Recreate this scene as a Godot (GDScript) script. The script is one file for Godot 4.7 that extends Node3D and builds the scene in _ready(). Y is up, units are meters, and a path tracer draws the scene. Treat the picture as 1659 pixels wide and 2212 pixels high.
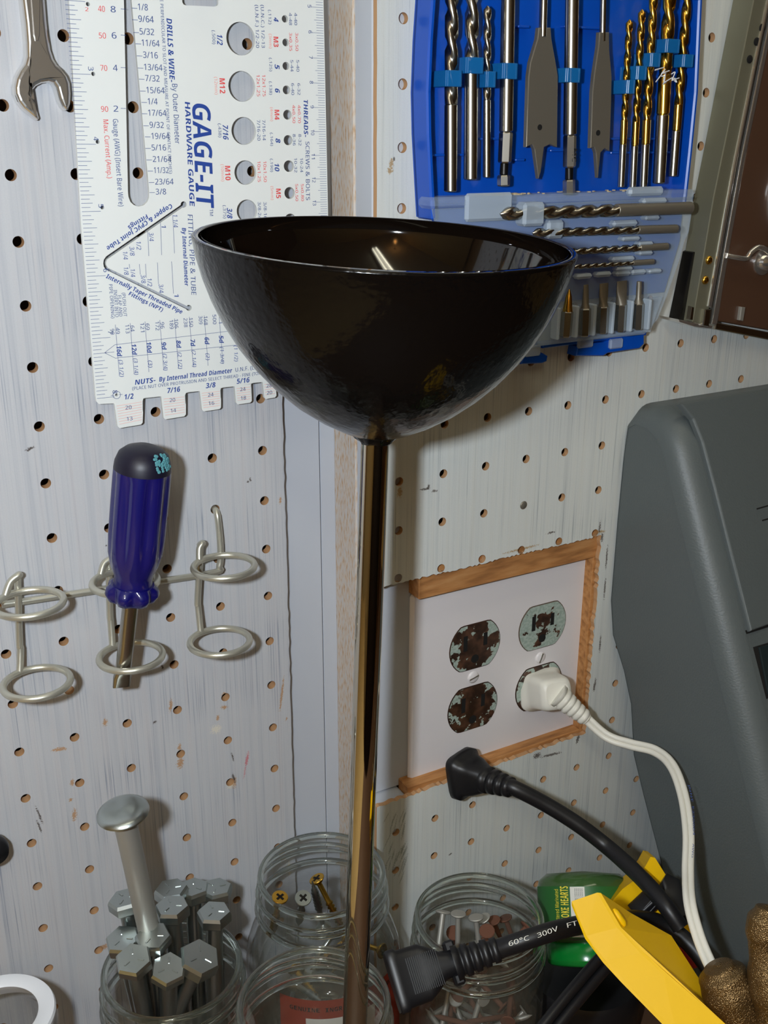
extends Node3D
# A workshop corner: a black glass bowl on a chrome rod stands in a jar before two painted pegboards.
# Working units are inches: x along the wall, y up (0 = a row of peg holes), z out of the left pegboard.
const INCH := 0.0254
const BENCH := -13.0
const LIFT := 0.9 + 13.0 * INCH
const EYE := Vector3(-7.3685, 5.6633, 17.4848)
const RIGHT := Vector3(0.868541, 0.003695, 0.495604)
const DOWN := Vector3(-0.167132, -0.939216, 0.299899)
const AHEAD := Vector3(0.466587, -0.343306, -0.815130)
const FOCAL := 2253.5

var base_of := {}
var used_names := {}
var M := {}
var rng := RandomNumberGenerator.new()

func world_at(p: Vector3) -> Vector3:
	return Vector3(p.x * INCH, p.y * INCH + LIFT, p.z * INCH)

func ray(px: float, py: float) -> Vector3:
	return RIGHT * ((px - 829.5) / FOCAL) + DOWN * ((py - 1106.0) / FOCAL) + AHEAD

# the point where a pixel's line of sight meets the plane at that z, that x, or that depth
func on_z(px: float, py: float, z: float) -> Vector3:
	var d := ray(px, py)
	return EYE + d * ((z - EYE.z) / d.z)
func on_x(px: float, py: float, x: float) -> Vector3:
	var d := ray(px, py)
	return EYE + d * ((x - EYE.x) / d.x)
func on_y(px: float, py: float, y: float) -> Vector3:
	var d := ray(px, py)
	return EYE + d * ((y - EYE.y) / d.y)
func at_depth(px: float, py: float, t: float) -> Vector3:
	return EYE + ray(px, py) * t

class Shape:
	var p := PackedVector3Array()
	var uv := PackedVector2Array()
	var sg := PackedInt32Array()
	var g := 1
	func tri(a: Vector3, b: Vector3, c: Vector3, ua := Vector2.ZERO, ub := Vector2.ZERO, uc := Vector2.ZERO) -> void:
		# a, b, c run counter-clockwise seen from outside
		p.append(a); p.append(c); p.append(b)
		uv.append(ua); uv.append(uc); uv.append(ub)
		sg.append(g); sg.append(g); sg.append(g)
	func quad(a: Vector3, b: Vector3, c: Vector3, d: Vector3) -> void:
		tri(a, b, c)
		tri(a, c, d)
	func flat() -> void:
		g = -1
	func fresh() -> void:
		g = (g if g > 0 else 0) + 1
	# a convex face that looks away from the point inside
	func face(pts: Array, inside: Vector3) -> void:
		var mid := Vector3.ZERO
		for q in pts:
			mid += q
		mid /= pts.size()
		var n: Vector3 = (pts[1] - pts[0]).cross(pts[2] - pts[0])
		var turn := n.dot(mid - inside) < 0.0
		for i in range(1, pts.size() - 1):
			if turn:
				tri(pts[0], pts[i + 1], pts[i])
			else:
				tri(pts[0], pts[i], pts[i + 1])
	func box(c: Vector3, size: Vector3, b := Basis(), bevel := 0.0) -> void:
		var keep := g
		g = -1
		var h := size / 2.0
		var e := minf(bevel, minf(h.x, minf(h.y, h.z)) * 0.9)
		var axes := [b.x, b.y, b.z]
		var hs := [h.x, h.y, h.z]
		for a in 3:
			var i := (a + 1) % 3
			var j := (a + 2) % 3
			for s in [-1.0, 1.0]:
				var pts := []
				for k in [[-1, -1], [1, -1], [1, 1], [-1, 1]]:
					pts.append(c + axes[a] * (s * hs[a]) + axes[i] * (k[0] * (hs[i] - e)) + axes[j] * (k[1] * (hs[j] - e)))
				face(pts, c)
				if e > 0.0:
					for t in [-1.0, 1.0]:   # edge between +-a and +-i
						face([c + axes[a] * (s * hs[a]) + axes[i] * (t * (hs[i] - e)) - axes[j] * (hs[j] - e),
							c + axes[a] * (s * hs[a]) + axes[i] * (t * (hs[i] - e)) + axes[j] * (hs[j] - e),
							c + axes[a] * (s * (hs[a] - e)) + axes[i] * (t * hs[i]) + axes[j] * (hs[j] - e),
							c + axes[a] * (s * (hs[a] - e)) + axes[i] * (t * hs[i]) - axes[j] * (hs[j] - e)], c)
		if e > 0.0:
			for sx in [-1.0, 1.0]:
				for sy in [-1.0, 1.0]:
					for sz in [-1.0, 1.0]:
						var o: Vector3 = c + b.x * (sx * h.x) + b.y * (sy * h.y) + b.z * (sz * h.z)
						face([o - b.y * (sy * e) - b.z * (sz * e), o - b.x * (sx * e) - b.z * (sz * e), o - b.x * (sx * e) - b.y * (sy * e)], c)
		g = keep
	# rings of equal length joined to a skin; the winding is put right by the sign of the volume
	func loft(rings: Array, cap_a := true, cap_b := true, creases := []) -> void:
		var from := p.size()
		var n: int = rings[0].size()
		fresh()
		for i in rings.size() - 1:
			if i in creases:
				fresh()
			for k in n:
				var m := (k + 1) % n
				var f0 := float(k) / n
				var f1 := float(k + 1) / n
				var v0 := float(i) / (rings.size() - 1)
				var v1 := float(i + 1) / (rings.size() - 1)
				tri(rings[i][k], rings[i][m], rings[i + 1][m], Vector2(f0, v0), Vector2(f1, v0), Vector2(f1, v1))
				tri(rings[i][k], rings[i + 1][m], rings[i + 1][k], Vector2(f0, v0), Vector2(f1, v1), Vector2(f0, v1))
		for e in 2:
			if (e == 0 and cap_a) or (e == 1 and cap_b):
				var r: Array = rings[0] if e == 0 else rings[-1]
				var mid := Vector3.ZERO
				for q in r:
					mid += q
				mid /= n
				fresh()
				for k in n:
					if e == 0:
						tri(mid, r[(k + 1) % n], r[k])
					else:
						tri(mid, r[k], r[(k + 1) % n])
		fresh()
		# the sign of the volume
		var vol := 0.0
		var o := p[from]
		for i in range(from, p.size(), 3):
			vol += (p[i] - o).dot((p[i + 1] - o).cross(p[i + 2] - o))
		if vol > 0.0:
			for i in range(from, p.size(), 3):
				var t := p[i + 1]
				p[i + 1] = p[i + 2]
				p[i + 2] = t
				var w := uv[i + 1]
				uv[i + 1] = uv[i + 2]
				uv[i + 2] = w
	# rings of any outline joined to a flat-faced solid with capped ends
	func solid(rings: Array) -> void:
		var from := p.size()
		var n: int = rings[0].size()
		var keep := g
		g = -1
		for i in rings.size() - 1:
			for k in n:
				var m := (k + 1) % n
				quad(rings[i][k], rings[i][m], rings[i + 1][m], rings[i + 1][k])
		for e in 2:
			var r: Array = rings[0] if e == 0 else rings[-1]
			var nn := Vector3.ZERO
			for k in n:
				nn += (r[k] - r[0]).cross(r[(k + 1) % n] - r[0])
			nn = nn.normalized()
			var u: Vector3 = (r[1] - r[0]).normalized()
			var v := nn.cross(u)
			var flat_ring := PackedVector2Array()
			for q in r:
				flat_ring.append(Vector2((q - r[0]).dot(u), (q - r[0]).dot(v)))
			var idx := Geometry2D.triangulate_polygon(flat_ring)
			if idx.is_empty():
				print("solid: cap not triangulated")
			for i in range(0, idx.size(), 3):
				var t := [r[idx[i]], r[idx[i + 1]], r[idx[i + 2]]]
				if ((t[1] - t[0]).cross(t[2] - t[0]).dot(nn) > 0.0) == (e == 0):
					t = [t[0], t[2], t[1]]
				tri(t[0], t[1], t[2])
		var vol := 0.0
		var o := p[from]
		for i in range(from, p.size(), 3):
			vol += (p[i] - o).dot((p[i + 1] - o).cross(p[i + 2] - o))
		if vol > 0.0:
			for i in range(from, p.size(), 3):
				var t := p[i + 1]
				p[i + 1] = p[i + 2]
				p[i + 2] = t
		g = keep
	func tube(path: Array, r, n := 12, caps := true) -> void:
		var rings := []
		var up := Vector3.ZERO
		for i in path.size():
			var d: Vector3 = (path[mini(i + 1, path.size() - 1)] - path[maxi(i - 1, 0)]).normalized()
			if up == Vector3.ZERO:
				up = d.cross(Vector3(0, 1, 0) if absf(d.y) < 0.9 else Vector3(1, 0, 0)).normalized()
			up = (up - d * up.dot(d)).normalized()
			var side := d.cross(up)
			var rr: float = r[i] if r is Array else r
			var ring := []
			for k in n:
				var a := TAU * k / n
				ring.append(path[i] + (up * cos(a) + side * sin(a)) * rr)
			rings.append(ring)
		loft(rings, caps, caps)
	# closed loop of wire
	func hoop(c: Vector3, u: Vector3, v: Vector3, big: float, small: float, n := 36, m := 10) -> void:
		var rings := []
		for i in n + 1:
			var a := TAU * (i % n) / n
			var d := u * cos(a) + v * sin(a)
			var w := u.cross(v)
			var ring := []
			for k in m:
				var b := TAU * k / m
				ring.append(c + d * (big + small * cos(b)) + w * (small * sin(b)))
			rings.append(ring)
		loft(rings, false, false)
	# profile of [radius, height] about an axis; creases: indices of segments that start a new smooth part
	func lathe(profile: Array, o: Vector3, b := Basis(), n := 32, creases := [], caps := true) -> void:
		var rings := []
		for q in profile:
			var ring := []
			for k in n:
				var a := TAU * k / n
				ring.append(o + b.y * q[1] + (b.x * cos(a) + b.z * sin(a)) * maxf(q[0], 0.0004))
			rings.append(ring)
		loft(rings, caps, caps, creases)
	# polygon (in the plane of u and v at o) pushed along w, its front edge chamfered
	func prism(poly: PackedVector2Array, o: Vector3, u: Vector3, v: Vector3, w: Vector3, bevel := 0.0, crown := 0.0) -> void:
		var keep := g
		var q := poly.duplicate()
		if Geometry2D.is_polygon_clockwise(q):
			q.reverse()
		var n := q.size()
		var ins := PackedVector2Array()
		for i in n:
			var d0 := (q[i] - q[(i + n - 1) % n]).normalized()
			var d1 := (q[(i + 1) % n] - q[i]).normalized()
			var nn := (Vector2(-d0.y, d0.x) + Vector2(-d1.y, d1.x)).normalized()
			ins.append(q[i] + nn * bevel)
		var wn := w.normalized()
		var top := w - wn * bevel
		var right_handed := u.cross(v).dot(w) > 0.0
		g = -1
		var idx := Geometry2D.triangulate_polygon(q)
		if idx.is_empty():
			print("prism: no triangles for ", n, " points")
		for i in range(0, idx.size(), 3):
			var a := idx[i]
			var bb := idx[i + 1]
			var c := idx[i + 2]
			if (q[bb] - q[a]).cross(q[c] - q[a]) < 0.0:
				var t := bb
				bb = c
				c = t
			var fa := o + u * ins[a].x + v * ins[a].y + w
			var fb := o + u * ins[bb].x + v * ins[bb].y + w
			var fc := o + u * ins[c].x + v * ins[c].y + w
			var ba := o + u * q[a].x + v * q[a].y
			var b2 := o + u * q[bb].x + v * q[bb].y
			var bc := o + u * q[c].x + v * q[c].y
			if right_handed:
				tri(fa, fb, fc, ins[a], ins[bb], ins[c])
				tri(ba, bc, b2, q[a], q[c], q[bb])
			else:
				tri(fa, fc, fb, ins[a], ins[c], ins[bb])
				tri(ba, b2, bc, q[a], q[bb], q[c])
		for i in n:
			var j := (i + 1) % n
			var steps := [[o + u * q[i].x + v * q[i].y, o + u * q[j].x + v * q[j].y, o + u * q[i].x + v * q[i].y + top, o + u * q[j].x + v * q[j].y + top]]
			if bevel > 0.0:
				var arc := 4 if bevel > 0.03 else 2
				for k in arc:
					var row := []
					for f in [float(k) / arc, float(k + 1) / arc]:
						var a: float = f * PI / 2.0
						for e in [i, j]:
							var f2: Vector2 = q[e].lerp(ins[e], 1.0 - cos(a))
							row.append(o + u * f2.x + v * f2.y + top + wn * (bevel * sin(a)))
					steps.append(row)
			for s in steps:
				if right_handed:
					quad(s[0], s[1], s[3], s[2])
				else:
					quad(s[0], s[2], s[3], s[1])
		g = keep

func put(shapes: Array, called: String, parent: Node3D = null) -> MeshInstance3D:
	# shapes: [[shape, material], ...] become ONE named mesh under the parent, or at top level
	var base := Vector3.ZERO
	if parent:
		base = base_of[parent]
	else:
		var lo := Vector3(1e9, 1e9, 1e9)
		var hi := -lo
		for s in shapes:
			for q in s[0].p:
				lo = lo.min(q)
				hi = hi.max(q)
		base = Vector3((lo.x + hi.x) / 2.0, lo.y, (lo.z + hi.z) / 2.0)
	var mesh := ArrayMesh.new()
	for s in shapes:
		var sh: Shape = s[0]
		if sh.p.is_empty():
			continue
		var st := SurfaceTool.new()
		st.begin(Mesh.PRIMITIVE_TRIANGLES)
		for i in sh.p.size():
			st.set_smooth_group(sh.sg[i])
			st.set_uv(sh.uv[i])
			st.add_vertex((sh.p[i] - base) * INCH)
		st.generate_normals()
		st.index()
		st.commit(mesh)
		mesh.surface_set_material(mesh.get_surface_count() - 1, s[1])
	var o := MeshInstance3D.new()
	o.mesh = mesh
	if parent:
		o.name = called
		parent.add_child(o, true)
		o.position = Vector3.ZERO
	else:
		o.name = numbered(called)
		add_child(o, true)
		o.position = world_at(base)
	base_of[o] = base
	return o

func one(s: Shape, m: Material, called: String, parent: Node3D = null) -> MeshInstance3D:
	return put([[s, m]], called, parent)

func numbered(called: String) -> String:
	if not used_names.has(called):
		used_names[called] = 0
		return called
	used_names[called] += 1
	return "%s_%03d" % [called, used_names[called]]

func tag(o: Node, label: String, category := "", group := "", kind := "") -> Node:
	o.set_meta("label", label)
	if category:
		o.set_meta("category", category)
	if group:
		o.set_meta("group", group)
	if kind:
		o.set_meta("kind", kind)
	return o

func thing(called: String, label: String, category: String, base: Vector3, group := "") -> Node3D:
	var o := Node3D.new()
	o.name = numbered(called)
	add_child(o, true)
	o.position = world_at(base)
	base_of[o] = base
	tag(o, label, category, group)
	return o

func structure(o: Node, label: String) -> Node:
	return tag(o, label, "", "", "structure")

func curve(points: Array, per := 8) -> Array:
	# a Catmull-Rom line through the points
	var out := []
	for i in points.size() - 1:
		var a: Vector3 = points[maxi(i - 1, 0)]
		var b: Vector3 = points[i]
		var c: Vector3 = points[i + 1]
		var d: Vector3 = points[mini(i + 2, points.size() - 1)]
		for k in per:
			out.append(b.cubic_interpolate(c, a, d, float(k) / per))
	out.append(points[-1])
	return out

func frame(along: Vector3, hint := Vector3(0, 0, 1)) -> Basis:
	# y runs along, z leans to the hint
	var y := along.normalized()
	var x := y.cross(hint).normalized()
	return Basis(x, y, x.cross(y))

# ---- lettering -------------------------------------------------------------------------------
var fonts := {}
func font_of(kind: String) -> Font:
	if not fonts.has(kind):
		var f := SystemFont.new()
		f.font_names = PackedStringArray(["Droid Sans"])
		f.font_weight = 700 if kind == "bold" else 400
		fonts[kind] = f
	return fonts[kind]

func letter(s: Shape, text: String, a: Vector3, b: Vector3, cap: float, normal: Vector3, kind := "plain", slant := 0.0) -> void:
	# text from a to b along its base line, capitals cap inches tall
	var t := TextMesh.new()
	t.font = font_of(kind)
	t.font_size = 64
	t.pixel_size = 0.01
	t.depth = 0.0
	t.curve_step = 6.0
	t.vertical_alignment = VERTICAL_ALIGNMENT_BOTTOM
	t.horizontal_alignment = HORIZONTAL_ALIGNMENT_LEFT
	t.text = text
	var arr := t.get_mesh_arrays()
	var vs: PackedVector3Array = arr[Mesh.ARRAY_VERTEX]
	var ix: PackedInt32Array = arr[Mesh.ARRAY_INDEX]
	var bb := t.get_aabb()
	var dir := b - a
	var up := normal.cross(dir).normalized()
	var w := maxf(bb.size.x, 0.01)
	s.flat()
	for i in range(0, ix.size(), 3):
		var q := []
		for k in 3:
			var v := vs[ix[i + k]]
			var y := (v.y - 0.16) / 0.46 * cap
			q.append(a + dir * ((v.x - bb.position.x) / w) + up * y + dir.normalized() * (y * slant))
		if (q[1] - q[0]).cross(q[2] - q[0]).dot(normal) > 0.0:
			s.tri(q[0], q[1], q[2])
		else:
			s.tri(q[0], q[2], q[1])

func stroke(s: Shape, a: Vector3, b: Vector3, width: float, normal: Vector3) -> void:
	var side := normal.cross(b - a).normalized() * (width / 2.0)
	s.flat()
	s.quad(a - side, b - side, b + side, a + side)

# ---- materials -------------------------------------------------------------------------------
func paint(called: String, c: Color, rough := 0.6, metal := 0.0, spec := 0.5) -> StandardMaterial3D:
	var m := StandardMaterial3D.new()
	m.resource_name = called
	m.albedo_color = c
	m.roughness = rough
	m.metallic = metal
	m.metallic_specular = spec
	M[called] = m
	return m

func noise(freq: float, seed_: int, octaves := 4) -> FastNoiseLite:
	var n := FastNoiseLite.new()
	n.noise_type = FastNoiseLite.TYPE_SIMPLEX_SMOOTH
	n.seed = seed_
	n.frequency = freq
	n.fractal_octaves = octaves
	return n

func noise_texture(freq: float, seed_: int, ramp: Array, size := 512, octaves := 4) -> NoiseTexture2D:
	var t := NoiseTexture2D.new()
	t.noise = noise(freq, seed_, octaves)
	t.width = size
	t.height = size
	t.seamless = true
	if ramp.size():
		var g := Gradient.new()
		g.offsets = PackedFloat32Array(ramp.map(func(r): return r[0]))
		g.colors = PackedColorArray(ramp.map(func(r): return r[1]))
		t.color_ramp = g
	return t

func relief(m: StandardMaterial3D, t: Texture2D, scale_: float, cm: float) -> void:
	m.uv1_triplanar = true
	m.uv1_scale = Vector3.ONE * scale_
	m.heightmap_enabled = true
	m.heightmap_texture = t
	m.heightmap_scale = cm

func glass(called: String, c: Color, alpha: float) -> StandardMaterial3D:
	var m := paint(called, Color(c.r, c.g, c.b, alpha), 0.03)
	m.transparency = BaseMaterial3D.TRANSPARENCY_ALPHA
	return m
const TUBES := Vector3(-29.0, 0.0, 57.0)
const BULB := Vector3(-50.0, 39.3, 72.6)
const FILL_OVER_BENCH := Vector3(8.0, 0.0, 17.0)  # added fill fixture, set where the bowl does not mirror it
const FILL_ENERGY := 0.15
const FILL_GLOW := 3.5
const TUBE_GLOW := 15.0
const TUBE_ENERGY := 0.16
const BULB_ENERGY := 0.08
const FLASH_ENERGY := 0.185

# ---- light ------------------------------------------------------------------------------------

func _ready() -> void:
	# camera
	var cam := Camera3D.new()
	cam.name = "camera"
	cam.keep_aspect = Camera3D.KEEP_HEIGHT
	cam.fov = rad_to_deg(2.0 * atan(1106.0 / FOCAL))
	cam.near = 0.02
	cam.far = 20.0
	add_child(cam)
	cam.transform = Transform3D(Basis(RIGHT, -DOWN, -AHEAD).orthonormalized(), world_at(EYE))
	cam.current = true
	# closed room: no sky
	var we := WorldEnvironment.new()
	var env := Environment.new()
	env.background_mode = Environment.BG_COLOR
	env.background_color = Color.BLACK
	env.tonemap_mode = Environment.TONE_MAPPER_LINEAR
	env.tonemap_exposure = 1.0
	env.sdfgi_enabled = true
	env.ssao_enabled = true
	env.ssil_enabled = true
	we.environment = env
	we.name = "environment"
	add_child(we)
	# the flash of the camera, beside the lens
	var flash := OmniLight3D.new()
	flash.name = "camera_flash"
	flash.light_color = Color(0.925, 0.965, 1.0)
	flash.light_energy = FLASH_ENERGY
	flash.light_size = 0.01
	flash.omni_range = 6.0
	flash.omni_attenuation = 2.0
	flash.shadow_enabled = true
	add_child(flash)
	flash.position = world_at(EYE - RIGHT * 2.3 - DOWN * 0.45)
	materials()
	lamp_fixtures()
	build_room()
	build_wall()
	build_gauge()
	build_wrench()
	build_holder()
	build_bowl()
	build_drill_case()
	build_hung_tool()
	build_outlet()
	build_machine()
	build_cords()
	build_yellow()
	build_jars()

# ---- painted pegboard ------------------------------------------------------------------------
func streaks(w: int, h: int, seed_: int, light: Color, dark: Color, warm: Color) -> Image:
	var layer := func(lw: int, lh: int, f: float, k: int) -> PackedByteArray:
		var im: Image = noise(f, seed_ + k, 3).get_image(lw, lh, false, false, true)
		im.convert(Image.FORMAT_L8)
		im.resize(w, h, Image.INTERPOLATE_BILINEAR)
		return im.get_data()
	var a: PackedByteArray = layer.call(w, maxi(2, h / 110), 0.30, 1)      # bristle lines
	var b: PackedByteArray = layer.call(w / 2, maxi(2, h / 260), 0.12, 2)  # wide brush bands
	var c: PackedByteArray = layer.call(w / 8, h / 8, 0.035, 3)            # worn patches
	var d: PackedByteArray = layer.call(w, h, 0.45, 4)                     # grain
	var px := PackedByteArray()
	px.resize(w * h * 3)
	var i := 0
	for k in w * h:
		var fine := maxf(0.0, (a[k] - 128) / 128.0)
		var wide := (b[k] - 128) / 128.0
		var patch := maxf(0.0, (c[k] - 105) / 150.0)
		var t := clampf(fine * fine * (0.45 + patch * 1.7) * 1.15 + maxf(0.0, wide) * 0.22 + (d[k] - 128) / 128.0 * 0.07 + 0.06, 0.0, 1.0)
		var s := clampf(-wide * 0.5, 0.0, 0.5)
		px[i] = int(255.0 * lerpf(lerpf(light.r, warm.r, s), dark.r, t))
		px[i + 1] = int(255.0 * lerpf(lerpf(light.g, warm.g, s), dark.g, t))
		px[i + 2] = int(255.0 * lerpf(lerpf(light.b, warm.b, s), dark.b, t))
		i += 3
	return Image.create_from_data(w, h, false, Image.FORMAT_RGB8, px)

func blot(im: Image, cx: float, cy: float, rx: float, ry: float, turn: float, c: Color, strength: float, n: FastNoiseLite) -> void:
	# a ragged stain, scuff or chip of its own colour
	var r := int(maxf(rx, ry)) + 2
	for y in range(maxi(0, int(cy) - r), mini(im.get_height(), int(cy) + r + 1)):
		for x in range(maxi(0, int(cx) - r), mini(im.get_width(), int(cx) + r + 1)):
			var q := Vector2(x - cx, y - cy).rotated(-turn)
			var e := sqrt(q.x * q.x / (rx * rx) + q.y * q.y / (ry * ry)) + n.get_noise_2d(x * 6.0, y * 6.0) * 0.9
			if e < 1.0:
				im.set_pixel(x, y, im.get_pixel(x, y).lerp(c, strength * clampf((1.0 - e) * 3.0, 0.0, 1.0)))

func textured(called: String, im: Image, rough: float) -> StandardMaterial3D:
	var m := paint(called, Color.WHITE, rough, 0.0, 0.35)
	m.albedo_texture = ImageTexture.create_from_image(im)
	m.texture_repeat = true
	return m

func peg_panel(outline: PackedVector2Array, hole0: Vector2, z: float, thick: float, area: Rect2) -> Array:
	var front := Shape.new()
	var raw := Shape.new()
	front.flat()
	raw.flat()
	var rh := 0.090
	var lo := outline[0]
	var hi := outline[0]
	for q in outline:
		lo = lo.min(q)
		hi = hi.max(q)
	for c in range(int(floor(lo.x - hole0.x)) - 1, int(ceil(hi.x - hole0.x)) + 2):
		for r in range(int(floor(lo.y - hole0.y)) - 1, int(ceil(hi.y - hole0.y)) + 2):
			var mid := hole0 + Vector2(c, r)
			for k in 4:
				var a0 := k * PI / 2.0
				var d0 := Vector2(round(cos(a0)), round(sin(a0)))
				var d1 := Vector2(-d0.y, d0.x)
				var poly := PackedVector2Array()
				poly.append(mid + d0 * 0.5)
				poly.append(mid + d0 * 0.5 + d1 * 0.5)
				poly.append(mid + d1 * 0.5)
				for j in range(5, -1, -1):
					var a := a0 + j * PI / 10.0
					poly.append(mid + Vector2(cos(a), sin(a)) * rh)
				for piece in Geometry2D.intersect_polygons(poly, outline):
					if Geometry2D.is_polygon_clockwise(piece):
						continue
					var idx := Geometry2D.triangulate_polygon(piece)
					for i in range(0, idx.size(), 3):
						var t := [piece[idx[i]], piece[idx[i + 1]], piece[idx[i + 2]]]
						if (t[1] - t[0]).cross(t[2] - t[0]) < 0.0:
							t = [t[0], t[2], t[1]]
						var v := []
						var u := []
						for q in t:
							v.append(Vector3(q.x, q.y, z))
							u.append(Vector2((q.x - area.position.x) / area.size.x, (area.end.y - q.y) / area.size.y))
						front.tri(v[0], v[1], v[2], u[0], u[1], u[2])
			if Geometry2D.is_point_in_polygon(mid, outline) and Geometry2D.is_point_in_polygon(mid + Vector2(0, -0.12), outline) and Geometry2D.is_point_in_polygon(mid + Vector2(0.12, 0), outline) and Geometry2D.is_point_in_polygon(mid - Vector2(0.12, 0), outline):
				raw.g = 1
				for j in 20:
					var a := mid + Vector2.from_angle(j * TAU / 20.0) * rh
					var b := mid + Vector2.from_angle((j + 1) % 20 * TAU / 20.0) * rh
					raw.quad(Vector3(a.x, a.y, z), Vector3(a.x, a.y, z - thick), Vector3(b.x, b.y, z - thick), Vector3(b.x, b.y, z))
				raw.flat()
	for i in outline.size():
		var a := outline[i]
		var b := outline[(i + 1) % outline.size()]
		raw.quad(Vector3(a.x, a.y, z), Vector3(a.x, a.y, z - thick), Vector3(b.x, b.y, z - thick), Vector3(b.x, b.y, z))
	return [front, raw]

func ragged(a: Vector2, b: Vector2, step: float, amount: float) -> PackedVector2Array:
	var out := PackedVector2Array()
	var n := int(a.distance_to(b) / step)
	var side := (b - a).orthogonal().normalized()
	for i in n:
		out.append(a.lerp(b, float(i) / n) + side * (rng.randf_range(-amount, amount) if i else 0.0))
	return out

func materials() -> void:
	paint("raw_hardboard", Color8(190, 148, 106), 0.9)
	paint("white_paint", Color8(192, 197, 206), 0.55)
	var rough_wood := paint("weathered_wood", Color.WHITE, 0.9)
	rough_wood.albedo_texture = noise_texture(0.02, 31, [[0.0, Color8(178, 142, 106)], [0.36, Color8(206, 186, 166)], [0.55, Color8(208, 198, 188)], [1.0, Color8(200, 200, 202)]], 512, 5)
	rough_wood.uv1_triplanar = true
	rough_wood.uv1_world_triplanar = true
	rough_wood.uv1_scale = Vector3(60, 14, 60)
	var lath := paint("bare_lath", Color.WHITE, 0.75)
	lath.albedo_texture = noise_texture(0.015, 33, [[0.0, Color8(142, 94, 52)], [0.5, Color8(184, 128, 74)], [1.0, Color8(200, 150, 98)]], 512, 4)
	lath.uv1_triplanar = true
	lath.uv1_world_triplanar = true
	lath.uv1_scale = Vector3(4, 26, 26)
	paint("wall_boards", Color8(158, 134, 104), 0.85)
	var bench := paint("bench_wood", Color.WHITE, 0.7)
	bench.albedo_texture = noise_texture(0.012, 35, [[0.0, Color8(150, 122, 74)], [0.5, Color8(184, 154, 98)], [1.0, Color8(198, 170, 116)]], 512, 5)
	bench.uv1_triplanar = true
	bench.uv1_world_triplanar = true
	bench.uv1_scale = Vector3(1.5, 8, 12)
	paint("chrome", Color8(226, 224, 220), 0.18, 0.9)
	paint("nickel_rod", Color8(208, 200, 184), 0.045, 1.0)
	paint("zinc", Color8(188, 196, 194), 0.30, 1.0)
	paint("zinc_wire", Color8(206, 204, 190), 0.34, 0.75)
	paint("steel", Color8(176, 172, 162), 0.26, 1.0)
	paint("dull_steel", Color8(136, 130, 118), 0.45, 0.6)
	paint("olive_steel", Color8(134, 132, 112), 0.5, 0.5)
	paint("black_oxide", Color8(44, 42, 40), 0.35, 0.8)
	paint("titanium_gold", Color8(214, 170, 72), 0.24, 1.0)
	paint("rust", Color8(100, 62, 44), 0.85)
	paint("galvanised", Color8(176, 174, 166), 0.5, 0.6)
	paint("ink_blue", Color8(30, 66, 150), 0.6)
	paint("ink_navy", Color8(48, 74, 138), 0.6)
	paint("ink_red", Color8(226, 74, 74), 0.6)
	paint("ink_pink", Color8(238, 158, 146), 0.6)
	paint("ink_black", Color8(24, 24, 24), 0.7)
	paint("gauge_plastic", Color8(230, 233, 231), 0.38)
	paint("case_blue", Color8(6, 78, 186), 0.3)
	paint("black_rubber", Color8(20, 20, 23), 0.42)
	paint("black_slot", Color8(10, 9, 8), 0.9)
	paint("white_vinyl", Color8(226, 224, 214), 0.4)
	paint("plate_white", Color8(226, 222, 224), 0.3)
	paint("yellow_plastic", Color8(240, 190, 4), 0.5, 0.0, 0.35)
	paint("lid_white", Color8(226, 228, 232), 0.4)
	paint("lid_green", Color8(10, 122, 44), 0.2)
	paint("label_green", Color8(40, 100, 46), 0.45)
	paint("label_yellow", Color8(232, 214, 60), 0.5)
	paint("label_paper", Color8(222, 220, 210), 0.6)
	paint("label_red", Color8(150, 50, 26), 0.5)
	paint("dust", Color8(196, 176, 142), 0.95)
	var clear := paint("clear_polypropylene", Color(0.74, 0.82, 0.90, 0.26), 0.3)
	clear.transparency = BaseMaterial3D.TRANSPARENCY_ALPHA
	var frost := paint("frosted_clip", Color(0.76, 0.82, 0.88, 0.5), 0.35)
	frost.transparency = BaseMaterial3D.TRANSPARENCY_ALPHA
	var strap := paint("blue_strap", Color(0.10, 0.46, 0.74, 0.7), 0.3)
	strap.transparency = BaseMaterial3D.TRANSPARENCY_ALPHA
	glass("jar_glass", Color(0.46, 0.50, 0.46), 0.085)
	var rim := glass("jar_rim_glass", Color(0.92, 0.95, 0.93), 0.0)
	rim.refraction_enabled = true
	rim.refraction_scale = 0.05
	glass("dark_glass", Color(0.03, 0.02, 0.02), 0.9)
	var bowl := paint("black_bowl_glass", Color8(8, 6, 5), 0.15, 0.0, 0.36)
	relief(bowl, noise_texture(0.05, 41, [], 512, 3), 9.0, 0.02)
	paint("black_bowl_inside", Color8(14, 9, 6), 0.05, 0.0, 0.6)
	var grey := paint("grey_housing", Color8(89, 96, 97), 0.46)
	relief(grey, noise_texture(0.09, 43, [], 512, 2), 14.0, 0.010)
	var brown := paint("brown_enamel", Color8(82, 58, 44), 0.32)
	brown.clearcoat_enabled = true
	brown.clearcoat = 0.3
	var glit := paint("bronze_glitter", Color8(124, 100, 66), 0.30, 0.85)
	relief(glit, noise_texture(0.13, 47, [], 512, 2), 26.0, 0.05)
	var handle := paint("blue_acetate", Color(0.02, 0.015, 0.36), 0.12, 0.0, 0.6)
	handle.clearcoat_enabled = true
	handle.clearcoat = 0.5
	paint("worn_acetate", Color8(18, 16, 36), 0.45)
	paint("teal_paint", Color8(86, 150, 158), 0.8)
	# the room behind the camera
	paint("room_tan", Color8(196, 174, 122), 0.85)
	paint("room_brown", Color8(92, 62, 36), 0.8)
	paint("added_cabinet_dark", Color8(34, 24, 17), 0.6)
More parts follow.
